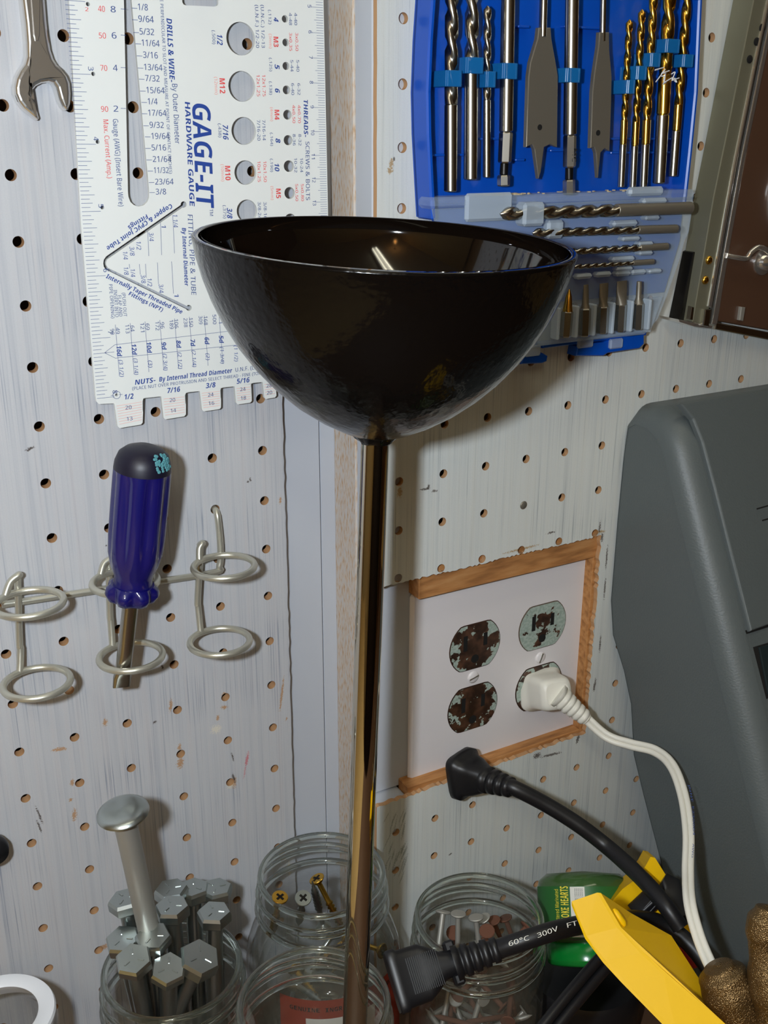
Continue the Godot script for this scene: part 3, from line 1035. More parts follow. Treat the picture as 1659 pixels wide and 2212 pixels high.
	# nail table
	for r in [["49", 310, 995, 1042, "90", 270, 1005, 1047, "16d", 316, 1130, 1206, "(3 1/2)", 334, 1236, 1362], ["64", 420, 980, 1025, "113", 382, 973, 1038, "12d", 428, 1115, 1194, "(3 1/4)", 444, 1224, 1346], ["69", 534, 965, 1013, "121", 494, 960, 1028, "10d", 540, 1100, 1180, "(3)", 554, 1240, 1292], ["96", 644, 955, 1002, "172", 606, 950, 1016, "9d", 652, 1102, 1156, "(2 3/4)", 664, 1190, 1314], ["106", 748, 932, 1000, "189", 712, 938, 1006, "8d", 762, 1090, 1142, "(2 1/2)", 774, 1180, 1302], ["150", 858, 922, 990, "238", 818, 924, 992, "7d", 868, 1080, 1130, "(2 1/4)", 880, 1164, 1288], ["168", 968, 910, 976, "309", 930, 908, 970, "6d", 974, 1066, 1116, "(2)", 984, 1186, 1236], ["1", 1080, 950, 962, "500", 1034, 898, 970, "5d", 1082, 1054, 1106, "(1 3/4)", 1090, 1140, 1262], ["", 0, 0, 0, "", 0, 0, 0, "", 0, 0, 0, "(1 1/2)", 1194, 1128, 1246]]:
		for k in 4:
			if r[k * 4] != "":
				v_c.call(blue if k > 1 else navy, r[k * 4], r[k * 4 + 1], r[k * 4 + 2], r[k * 4 + 3], 34 if k == 2 else 28, "bold" if k == 2 else "plain", 0.15 if k > 1 else 0.0)
	for i in 8:
		rule.call(308 + i * 110.5, 972 - i * 11.5, 338 + i * 110.5, 1350 - i * 12.0)
	rule.call(305, 1122, 1170, 1019)
	rule.call(308, 1222, 1215, 1124)
	rule.call(228, 1182, 305, 1122)
	rule.call(228, 1182, 308, 1222)
	rule.call(228, 1182, 300, 1176)
	line.call(blue, "NUTS-", 455, 1422, 606, 1402, 36, "bold", 0.2)
	line.call(blue, "By Internal Thread Diameter", 636, 1398, 1178, 1330, 34, "bold", 0.15)
	line.call(navy, "U.N.F. (LEFT)", 1205, 1324, 1412, 1298, 30, "plain", 0.0)
	line.call(navy, "(PLACE NUT OVER PROTRUSION AND SELECT THREAD - FINE (TOP)", 436, 1462, 1402, 1344, 24, "plain", 0.0)
	for r in [["1/2", 374, 1532, 442, 1524], ["7/16", 694, 1484, 790, 1472], ["3/8", 984, 1448, 1054, 1439], ["5/16", 1214, 1414, 1308, 1402], ["1/4", 1430, 1386, 1496, 1378]]:
		line.call(blue, r[0], r[1], r[2], r[3], r[4], 38, "bold", 0.15)
	for r in [["20", 384, 1606, 430], ["13", 394, 1690, 437], ["20", 714, 1551, 756], ["14", 722, 1629, 762], ["24", 1000, 1511, 1042], ["16", 1005, 1574, 1047], ["24", 1240, 1470, 1281], ["18", 1245, 1535, 1284], ["28", 1437, 1443, 1476], ["20", 1440, 1495, 1479]]:
		line.call(navy, r[0], r[1], r[2], r[3], r[2] - 5, 28, "plain", 0.0)
	# red hair lines across the nut tabs
	for r in [[308, 1560, 336, 1735, 512, 1530, 512, 1700, 9], [660, 1508, 676, 1668, 828, 1492, 832, 1645, 8], [946, 1466, 962, 1610, 1092, 1452, 1095, 1592, 8], [1204, 1432, 1216, 1556, 1320, 1420, 1324, 1543, 7], [1412, 1400, 1424, 1516, 1503, 1392, 1508, 1504, 6]]:
		var hair := Shape.new()
		for k in range(1, r[8]):
			var f: float = float(k) / r[8]
			var a: Vector2 = zc.call(lerpf(r[0], r[2], f) + 6, lerpf(r[1], r[3], f))
			var b: Vector2 = zc.call(lerpf(r[4], r[6], f) - 6, lerpf(r[5], r[7], f))
			stroke(hair, on_z(a.x, a.y, zp), on_z(b.x, b.y, zp), 0.005, n)
		one(hair, M.ink_pink, "hairline_print", root)
	# cross hair by the corner
	var cc := on_z(zc.call(318, 1497).x, zc.call(318, 1497).y, zp)
	for k in 20:
		stroke(navy, cc + Vector3(cos(k * TAU / 20), sin(k * TAU / 20), 0) * 0.065, cc + Vector3(cos((k + 1) * TAU / 20), sin((k + 1) * TAU / 20), 0) * 0.065, 0.007, n)
	stroke(navy, cc - u * 0.1, cc - u * 0.04, 0.006, n)
	stroke(navy, cc + u * 0.04, cc + u * 0.1, 0.006, n)
	one(blue, M.ink_blue, "bold_print", root).set_meta("label", "bold blue lettering")
	one(navy, M.ink_navy, "fine_print", root).set_meta("label", "fine grey blue figures and scales")
	one(red, M.ink_red, "metric_print", root).set_meta("label", "red metric figures")
	one(pink, M.ink_pink, "millimetre_print", root)
	one(scarlet, M.ink_red, "current_print", root).set_meta("label", "red current figures")
	# wire hook in the window slot carries the gauge
	var s := Shape.new()
	var hk := on_z(432, -30, 0.25)
	s.tube(curve([Vector3(hk.x, hk.y, -0.3), Vector3(hk.x, hk.y, 0.3), Vector3(hk.x, hk.y, 0.55), Vector3(hk.x, hk.y + 0.2, 0.62)], 6), 0.08, 10)
	tag(one(s, M.zinc_wire, "peg_hook"), "short wire peg hook through the window slot of the hardware gauge", "hook")

# ---- wrench ----------------------------------------------------------------------------------
func build_wrench() -> void:
	var poly := PackedVector2Array()
	for q in [[120, -420], [180, 0], [205, 200], [218, 360], [222, 480], [205, 545], [165, 600], [133, 665], [118, 740], [122, 800], [150, 870], [195, 930], [250, 975], [318, 1028], [331, 1010], [318, 960], [295, 905], [277, 850], [270, 800], [280, 765], [305, 735], [350, 712], [410, 702], [452, 714], [474, 750], [500, 850], [530, 915], [560, 945], [582, 935], [598, 890], [602, 800], [594, 710], [572, 645], [530, 592], [486, 555], [455, 505], [430, 430], [408, 300], [395, 190], [380, 0], [330, -420]]:
		var w := on_z(q[0] / 3.95, q[1] / 3.95, 0.2)
		poly.append(Vector2(w.x, w.y))
	var s := Shape.new()
	var low := on_z(90, 260, 0.2)
	var t := thing("wrench", "polished chrome open end wrench hanging beside the hardware gauge", "wrench", Vector3(low.x, low.y, 0.2))
	s.prism(poly, Vector3(0, 0, 0.02), Vector3(1, 0, 0), Vector3(0, 1, 0), Vector3(0, 0, 0.24), 0.065)
	one(s, M.chrome, "open_end", t)
	s = Shape.new()   # raised panel along the shank
	var pan := PackedVector2Array()
	for q in [[236, -420], [262, 0], [285, 300], [300, 350], [325, 350], [338, 300], [342, 0], [322, -420]]:
		var w := on_z(q[0] / 3.95, q[1] / 3.95, 0.26)
		pan.append(Vector2(w.x, w.y))
	s.prism(pan, Vector3(0, 0, 0.25), Vector3(1, 0, 0), Vector3(0, 1, 0), Vector3(0, 0, 0.03), 0.012)
	one(s, M.chrome, "shank_panel", t)
	s = Shape.new()
	var hk := on_z(72, -90, 0.1)
	s.tube(curve([Vector3(hk.x, hk.y, -0.3), Vector3(hk.x, hk.y, 0.28), Vector3(hk.x, hk.y, 0.5), Vector3(hk.x, hk.y + 0.2, 0.6)], 6), 0.08, 10)
	tag(one(s, M.zinc_wire, "peg_hook"), "short wire peg hook that carries the chrome wrench", "hook")

# ---- wire holder with three pairs of rings, and the screwdriver in it ---------------------------
func build_holder() -> void:
	var rod_a := on_z(4, 1306, 0.22)
	var root := thing("tool_holder", "zinc wire tool holder with three pairs of rings hooked into the pegboard", "tool holder", Vector3(-3, -4.2, 0.2))
	var s := Shape.new()
	var c1 := on_z(455, 1238, 0.22)
	var c2 := on_z(474, 1222, 0.20)
	var c3 := on_z(475, 1125, 0.16)
	var hole := Vector3(-1.0, -1.0, 0.0)
	s.tube(curve([rod_a, rod_a.lerp(c1, 0.5), c1, c2, on_z(476, 1180, 0.17), Vector3(-1.0, -1.2, 0.13), Vector3(-1.0, -1.05, 0.08), Vector3(-1.0, -1.0, -0.02), Vector3(-1.0, -0.98, -0.3)], 8), 0.062, 12)
	one(s, M.zinc_wire, "rail", root)
	for k in 3:
		var p: Array = [[432, 1172, 484, 1224, 475, 1386, 428, 1310], [234, 1206, 270, 1257, 283, 1418, 239, 1340], [36, 1240, 63, 1303, 80, 1475, 44, 1400]][k]
		s = Shape.new()
		var top := on_z(p[0], p[1], 0.28)
		var ru := on_z(p[2], p[3], 0.92)
		var rl := on_z(p[4], p[5], 0.92)
		var low := on_z(p[6], p[7], 0.30)
		var r := 0.55
		var wire := 0.062
		# upper ring, up and back over the rail, down the back and out to the lower ring
		var back_u := ru + Vector3(-0.30, 0.0, -0.46)
		var back_l := rl + Vector3(-0.18, 0.0, -0.52)
		s.hoop(ru, Vector3(1, 0, 0), Vector3(0, 0, 1), r, wire, 40, 10)
		s.hoop(rl, Vector3(1, 0, 0), Vector3(0, 0, 1), r, wire, 40, 10)
		s.tube(curve([back_u, top.lerp(back_u, 0.5) + Vector3(0, 0.06, 0), top + Vector3(0.03, 0.0, 0.06), top + Vector3(0, -0.05, 0), top + Vector3(0, -0.15, 0), low + Vector3(0, 0.15, 0), low, low.lerp(back_l, 0.5) + Vector3(0, -0.02, 0), back_l], 8), wire, 10)
		one(s, M.zinc_wire, "ring_pair", root)
	# screwdriver
	var a := on_z(312, 962, 1.62)
	var b := on_z(285, 1279, 1.36)
	var tip := on_z(262, 1484, 1.18)
	var bs := frame(a - b)
	var len_h := a.distance_to(b)
	var sd := thing("screwdriver", "screwdriver with fluted translucent dark blue handle standing in the ring holder", "screwdriver", tip)
	var ring := func(y: float, r: float, flute: float, lobes: int, n: int) -> Array:
		var o := []
		for i in n:
			var t := TAU * i / n
			var rr := r * (1.0 - flute * pow(0.5 + 0.5 * cos(t * lobes), 2.0))
			o.append(b + bs.y * y + (bs.x * cos(t) + bs.z * sin(t)) * rr)
		return o
	s = Shape.new()
	var rings := []
	for q in [[0.12, 0.34, 0.0], [0.3, 0.32, 0.0], [0.42, 0.335, 0.0], [0.6, 0.40, 0.02], [0.85, 0.45, 0.08], [1.2, 0.465, 0.13], [1.9, 0.468, 0.13], [2.45, 0.466, 0.12], [2.6, 0.46, 0.04]]:
		rings.append(ring.call(q[1 - 1] / 3.05 * len_h, q[1], q[2], 8, 64))
	s.loft(rings)
	var grip := one(s, M.blue_acetate, "handle", sd)
	s = Shape.new()
	rings = []
	for q in [[2.58, 0.462, 0.0], [2.72, 0.45, 0.0], [2.88, 0.40, 0.0], [2.98, 0.30, 0.0], [3.04, 0.17, 0.0], [3.06, 0.03, 0.0]]:
		rings.append(ring.call(q[0] / 3.05 * len_h, q[1], q[2], 8, 64))
	s.loft(rings)
	one(s, M.worn_acetate, "cap", sd).set_meta("label", "scuffed dark dome of the handle")
	s = Shape.new()   # chip of teal paint on the dome
	for i in 60:
		var t := 1.0 + rng.randf_range(-0.42, 0.42)
		var y := rng.randf_range(2.70, 2.96)
		var r := (lerpf(0.452, 0.40, (y - 2.70) / 0.18) if y < 2.88 else lerpf(0.40, 0.32, (y - 2.88) / 0.08)) - 0.012
		var dir: Vector3 = (bs.x * cos(t) + bs.z * sin(t)).normalized()
		s.box(b + bs.y * (y / 3.05 * len_h) + dir * r, Vector3(0.05, 0.05, 0.05), Basis(dir.cross(bs.y), bs.y, dir).rotated(dir, rng.randf() * 3.0).rotated(dir.cross(bs.y), 0.4), 0.012)
	one(s, M.teal_paint, "paint_smear", sd)
	s = Shape.new()
	rings = []
	for q in [[-0.16, 0.30, 0.05], [-0.12, 0.40, 0.18], [0.0, 0.46, 0.22], [0.10, 0.44, 0.18], [0.17, 0.36, 0.02]]:
		rings.append(ring.call(q[0], q[1], q[2], 7, 70))
	s.loft(rings)
	one(s, M.blue_acetate, "collar", sd)
	s = Shape.new()
	var along := (tip - b)
	var f := frame(along)
	var l := along.length()
	var sq := func(y: float, w: float, d: float) -> Array:
		var o := []
		for e in [[-1, -0.6], [-0.6, -1], [0.6, -1], [1, -0.6], [1, 0.6], [0.6, 1], [-0.6, 1], [-1, 0.6]]:
			o.append(b + f.y * y + f.x * (e[0] * w) + f.z * (e[1] * d))
		return o
	s.loft([sq.call(0.05, 0.12, 0.12), sq.call(l * 0.62, 0.12, 0.12), sq.call(l * 0.80, 0.125, 0.09), sq.call(l * 0.9, 0.155, 0.05), sq.call(l, 0.15, 0.025)])
	one(s, M.steel, "blade", sd)

# ---- black bowl on a chrome rod ----------------------------------------------------------------
func build_bowl() -> void:
	var c := at_depth(832.1, 518.3, 14.5)
	var axis := Vector3(0.0224, 0.9982, 0.0565).normalized()   # the bowl leans a little
	var R := 2.662
	var h := 2.85
	var foot := c - axis * h
	var low := on_z(768, 2165, 4.98)
	var up := (foot - low).normalized()
	var b := frame(axis)
	var base := low - up * 3.9
	var t := thing("bowl_stand", "black glass bowl on a leaning chrome rod standing in a glass jar", "bowl", base)
	var s := Shape.new()
	var outer := []
	var prof := [[0.20, 0.0], [0.34, 0.02], [0.60, 0.13], [0.92, 0.30], [1.25, 0.52], [1.56, 0.78], [1.84, 1.07], [2.08, 1.38], [2.28, 1.70], [2.44, 2.02], [2.56, 2.33], [2.64, 2.6], [2.69, 2.85]]
	var k := h / 2.9
	for q in prof:
		outer.append([q[0] * R / 2.70, q[1] * k])
	outer.append([R - 0.005, h - 0.02])
	outer.append([R - 0.03, h])
	s.lathe(outer, c - axis * h, b, 96, [], false)
	var body := one(s, M.black_bowl_glass, "bowl", t)
	s = Shape.new()
	var inner := [[R - 0.03, h], [R - 0.08, h + 0.006], [R - 0.115, h - 0.015]]
	for i in range(prof.size() - 1, 1, -1):
		inner.append([maxf(0.0, prof[i][0] * R / 2.70 - 0.125), prof[i][1] * k + 0.05])
	inner.append([0.0, 0.16])
	s.lathe(inner, c - axis * h, b, 96, [], false)
	# inside faces look inwards
	for i in range(0, s.p.size(), 3):
		var e := (s.p[i] + s.p[i + 1] + s.p[i + 2]) / 3.0
		var nn := (s.p[i + 2] - s.p[i]).cross(s.p[i + 1] - s.p[i])
		var mid := c - axis * (h * 0.0) + axis * 1.0
		if nn.dot(mid - e) < 0.0:
			var w := s.p[i + 1]
			s.p[i + 1] = s.p[i + 2]
			s.p[i + 2] = w
	one(s, M.black_bowl_inside, "bowl_lining", t).set_meta("label", "smooth glossy black inside of the bowl")
	s = Shape.new()
	s.tube([base, base + up * 0.02, foot + up * 0.3 * 0.0, foot + up * 0.12], 0.215, 40)
	one(s, M.nickel_rod, "rod", t).set_meta("label", "polished chrome rod")
	s = Shape.new()   # bead of glue round the joint
	var rings := []
	for i in 7:
		var ring := []
		for j in 36:
			var a := TAU * j / 36.0
			var rr := lerpf(0.23, 0.50, pow(i / 6.0, 1.4)) + 0.02 * sin(a * 5.0 + i) + 0.012 * sin(a * 11.0)
			ring.append(c - axis * (h - 0.012 * i * i + 0.10) + (b.x * cos(a) + b.z * sin(a)) * rr)
		rings.append(ring)
	s.loft(rings)
	one(s, M.black_bowl_glass, "joint", t)

# ---- drill case on the right pegboard --------------------------------------------------------
func twist(s: Shape, a: Vector3, b: Vector3, r: float, pitch: float, hand := 1.0) -> void:
	# fluted body from a (point) to b
	var f := frame(b - a)
	var l := a.distance_to(b)
	var n := maxi(10, int(l / pitch * 10.0))
	var rings := []
	for i in n + 1:
		var y := l * i / n
		var ring := []
		var taper := clampf(y / (r * 0.9), 0.12, 1.0)
		for k in 18:
			var t := TAU * k / 18.0
			var g := cos(2.0 * (t - hand * TAU * y / pitch))
			var rr := r * taper * (1.0 - 0.50 * smoothstep(0.05, 0.75, g))
			ring.append(a + f.y * y + (f.x * cos(t) + f.z * sin(t)) * rr)
		rings.append(ring)
	s.loft(rings)

func round_bar(s: Shape, a: Vector3, b: Vector3, r: float) -> void:
	var f := frame(b - a)
	s.lathe([[r * 0.85, 0.0], [r, r * 0.15], [r, a.distance_to(b) - r * 0.15], [r * 0.85, a.distance_to(b)]], a, f, 18, [1, 2])

func hex_bar(s: Shape, a: Vector3, b: Vector3, r: float, turn := 0.0) -> void:
	var f := frame(b - a)
	var l := a.distance_to(b)
	var keep := s.g
	var rings := []
	for q in [[0.86, 0.0], [1.0, r * 0.2], [1.0, l - r * 0.2], [0.86, l]]:
		var ring := []
		for k in 6:
			var t := TAU * k / 6.0 + turn
			ring.append(a + f.y * q[1] + (f.x * cos(t) + f.z * sin(t)) * (r * q[0]))
		rings.append(ring)
	for i in 3:
		for k in 6:
			s.flat()
			s.face([rings[i][k], rings[i][(k + 1) % 6], rings[i + 1][(k + 1) % 6], rings[i + 1][k]], (a + b) / 2.0)
	s.face(rings[0], (a + b) / 2.0)
	s.face(rings[3], (a + b) / 2.0)
	s.g = keep

func build_drill_case() -> void:
	var zb := 1.285      # back of the case on the pegboard
	var zf := 1.80       # front of its rim
	var root := thing("drill_case", "open blue plastic drill bit case with clear bit tray hung on pegboard", "case", Vector3(5.4, 1.6, zb))
	var left := []
	var right := []
	for q in [[903, -190], [897, 0], [891, 90], [887, 200], [889, 290], [895, 400], [899, 468]]:
		var w := on_z(q[0], q[1], zb + 0.0)
		left.append(Vector2(w.x, w.y))
	for q in [[1541, -190], [1519, 0], [1510, 200], [1497, 330], [1487, 420], [1484, 440]]:
		var w := on_z(q[0], q[1], zf)
		right.append(Vector2(w.x, w.y))
	var out := PackedVector2Array(left)
	right.reverse()
	out.append_array(PackedVector2Array(right))
	var s := Shape.new()
	s.prism(out, Vector3(0, 0, zb), Vector3(1, 0, 0), Vector3(0, 1, 0), Vector3(0, 0, 0.09))
	one(s, M.case_blue, "case_floor", root)
	var n := out.size()
	for i in n:
		var a := out[i]
		var b := out[(i + 1) % n]
		if i == left.size() - 1 or i == n - 1:
			continue
		var d := (b - a)
		var mid := (a + b) / 2.0
		var ang := d.angle()
		var inward := Vector2(-d.y, d.x).normalized()
		if inward.dot(Vector2(5.4, 5.5) - mid) < 0.0:
			inward = -inward
		s = Shape.new()
		s.box(Vector3(mid.x + inward.x * 0.05, mid.y + inward.y * 0.05, (zb + zf) / 2.0), Vector3(d.length() + 0.06, 0.10, zf - zb), Basis(Vector3(0, 0, 1), ang), 0.03)
		one(s, M.case_blue, "case_wall", root)
	for q in [[922, 335, 1000, 340], [1005, 300, 1070, 312], [1110, 58, 1135, 62], [1180, 325, 1215, 335], [1210, 58, 1300, 70], [1310, 300, 1470, 306], [1310, 330, 1480, 336], [1105, 345, 1125, 345]]:
		var a := on_z(q[0], q[1], zb + 0.1)
		var b := on_z(q[2], q[3], zb + 0.1)
		b.y = a.y
		s = Shape.new()
		s.box((a + b) / 2.0 + Vector3(0, 0, 0.06), Vector3(a.distance_to(b), 0.04, 0.14), Basis(), 0.012)
		one(s, M.case_blue, "rib", root)
	# straps that hold the bits
	for q in [[975, 170, 44, 34], [1020, 142, 50, 34], [1055, 172, 26, 34], [1096, 154, 44, 34], [1232, 163, 46, 32], [1357, 188, 26, 32], [1380, 158, 34, 32], [1410, 130, 34, 32], [1447, 100, 50, 32], [1480, 132, 38, 30]]:
		var c := on_z(q[0], q[1], 1.80)
		s = Shape.new()
		var w: float = q[2] * 0.0076
		var h: float = q[3] * 0.0074
		s.box(c + Vector3(0, 0, 0.08), Vector3(w * 0.8, h, 0.035), Basis(), 0.01)
		for e in [-1.0, 1.0]:
			s.box(c + Vector3(e * w * 0.42, 0, -0.15), Vector3(0.04, h, 0.46), Basis(), 0.01)
		one(s, M.blue_strap, "strap", root)
	s = Shape.new()   # blue lower shell behind the clear tray
	var shell := PackedVector2Array()
	for q in [[936, 440], [1478, 425], [1470, 520], [1436, 632], [1180, 655], [1000, 700]]:
		var w := on_z(q[0], q[1], 1.42)
		shell.append(Vector2(w.x, w.y))
	shell[4] = Vector2(3.55, 2.55)
	shell[5] = Vector2(2.95, 3.6)
	s.prism(shell, Vector3(0, 0, 1.3), Vector3(1, 0, 0), Vector3(0, 1, 0), Vector3(0, 0, 0.12), 0.03)
	one(s, M.case_blue, "lower_shell", root)
	# clear tray below: panel, ledge, bit block
	var zt := 1.86
	var pan := PackedVector2Array()
	for q in [[936, 452], [1498, 425], [1488, 500], [1478, 522], [1468, 560], [1440, 640], [1420, 690], [1392, 722], [1165, 748], [1000, 760]]:
		var w := on_z(q[0], q[1], zt)
		pan.append(Vector2(w.x, w.y))
	pan[8] = Vector2(3.5, 1.85)
	pan[9] = Vector2(3.0, 2.7)
	s = Shape.new()
	s.prism(pan, Vector3(0, 0, zt - 0.06), Vector3(1, 0, 0), Vector3(0, 1, 0), Vector3(0, 0, 0.06))
	one(s, M.clear_polypropylene, "tray_panel", root).set_meta("label", "clear frosted plastic tray panel")
	s = Shape.new()
	var la := on_z(932, 428, zt + 0.05)
	var lb := on_z(1502, 412, zt + 0.05)
	lb.y = la.y
	s.box((la + lb) / 2.0 + Vector3(0, -0.09, -0.22), Vector3(lb.x - la.x, 0.20, 0.5), Basis(), 0.06)
	one(s, M.clear_polypropylene, "ledge", root)
	s = Shape.new()   # sawdust heaped on the ledge
	for i in 70:
		var x := rng.randf_range(la.x + 1.2, lb.x - 0.6)
		if rng.randf() < 0.6:
			x = on_z(rng.randf_range(1055, 1140), 415, zt).x
		s.box(Vector3(x, la.y + 0.012, zt - rng.randf_range(0.02, 0.4)), Vector3(rng.randf_range(0.02, 0.10), 0.02, rng.randf_range(0.02, 0.07)), Basis(Vector3(0, 1, 0), rng.randf() * 3.0))
	var du := one(s, M.dust, "sawdust", root)
	tag(du, "tan sawdust lying on the ledge", "", "", "stuff")
	s = Shape.new()
	var blk := PackedVector2Array()
	for q in [[1165, 668], [1425, 640], [1398, 716], [1160, 746]]:
		var w := on_z(q[0], q[1], zt)
		blk.append(Vector2(w.x, w.y))
	s.prism(blk, Vector3(0, 0, zt), Vector3(1, 0, 0), Vector3(0, 1, 0), Vector3(0, 0, 0.10), 0.02)
	one(s, M.clear_polypropylene, "bit_block", root)
	for px in [1200, 1240, 1278, 1318, 1358, 1396]:
		s = Shape.new()
		var c := on_z(px, 690 - (px - 1280) * 0.10, zt + 0.2)
		s.box(c, Vector3(0.07, 0.60, 0.22), Basis(), 0.02)
		one(s, M.frosted_clip, "divider", root)
	# clips of the long bits
	for q in [[1145, 462, 50, 50, 0.3], [1055, 447, 105, 58, 0.12], [1195, 495, 40, 40, 0.2], [1393, 413, 92, 20, 0.16], [1410, 434, 66, 14, 0.2], [1404, 470, 40, 10, 0.2], [1346, 482, 66, 14, 0.2], [1358, 515, 48, 10, 0.2], [1390, 526, 40, 10, 0.2], [1390, 546, 38, 10, 0.2], [1342, 559, 60, 12, 0.2], [1344, 580, 44, 10, 0.2], [1258, 596, 40, 12, 0.2], [1300, 592, 40, 12, 0.2], [1342, 590, 40, 12, 0.2], [1375, 587, 40, 12, 0.2], [1410, 585, 36, 10, 0.2]]:
		s = Shape.new()
		var c := on_z(q[0], q[1], zt + q[4] * 0.5)
		s.box(c, Vector3(q[2] * 0.0095, q[3] * 0.0082, q[4]), Basis(), 0.05)
		one(s, M.frosted_clip, "clip", root)
	# blue hinges under the tray
	s = Shape.new()
	for q in [[[1240, 768], [1244, 748], [1262, 742], [1300, 738], [1322, 728], [1375, 716], [1388, 722], [1388, 742], [1378, 752], [1310, 762], [1300, 768]], [[1122, 786], [1126, 770], [1170, 762], [1180, 768], [1178, 780], [1168, 784]], [[1168, 742], [1394, 716], [1392, 724], [1170, 752]]]:
		var poly := PackedVector2Array()
		for e in q:
			var w := on_z(e[0], e[1], 1.62)
			poly.append(Vector2(w.x, w.y))
		s.prism(poly, Vector3(0, 0, 1.4), Vector3(1, 0, 0), Vector3(0, 1, 0), Vector3(0, 0, 0.28), 0.04)
	one(s, M.case_blue, "hinge", root)
	for q in [[1264, 740, 40], [1150, 758, 38], [1330, 742, 36]]:
		s = Shape.new()
		var c := on_z(q[0], q[1], 1.70)
		s.box(c, Vector3(q[2] * 0.0095, 0.20, 0.10), Basis(), 0.03)
		one(s, M.frosted_clip, "latch", root)
	build_bits(zt)

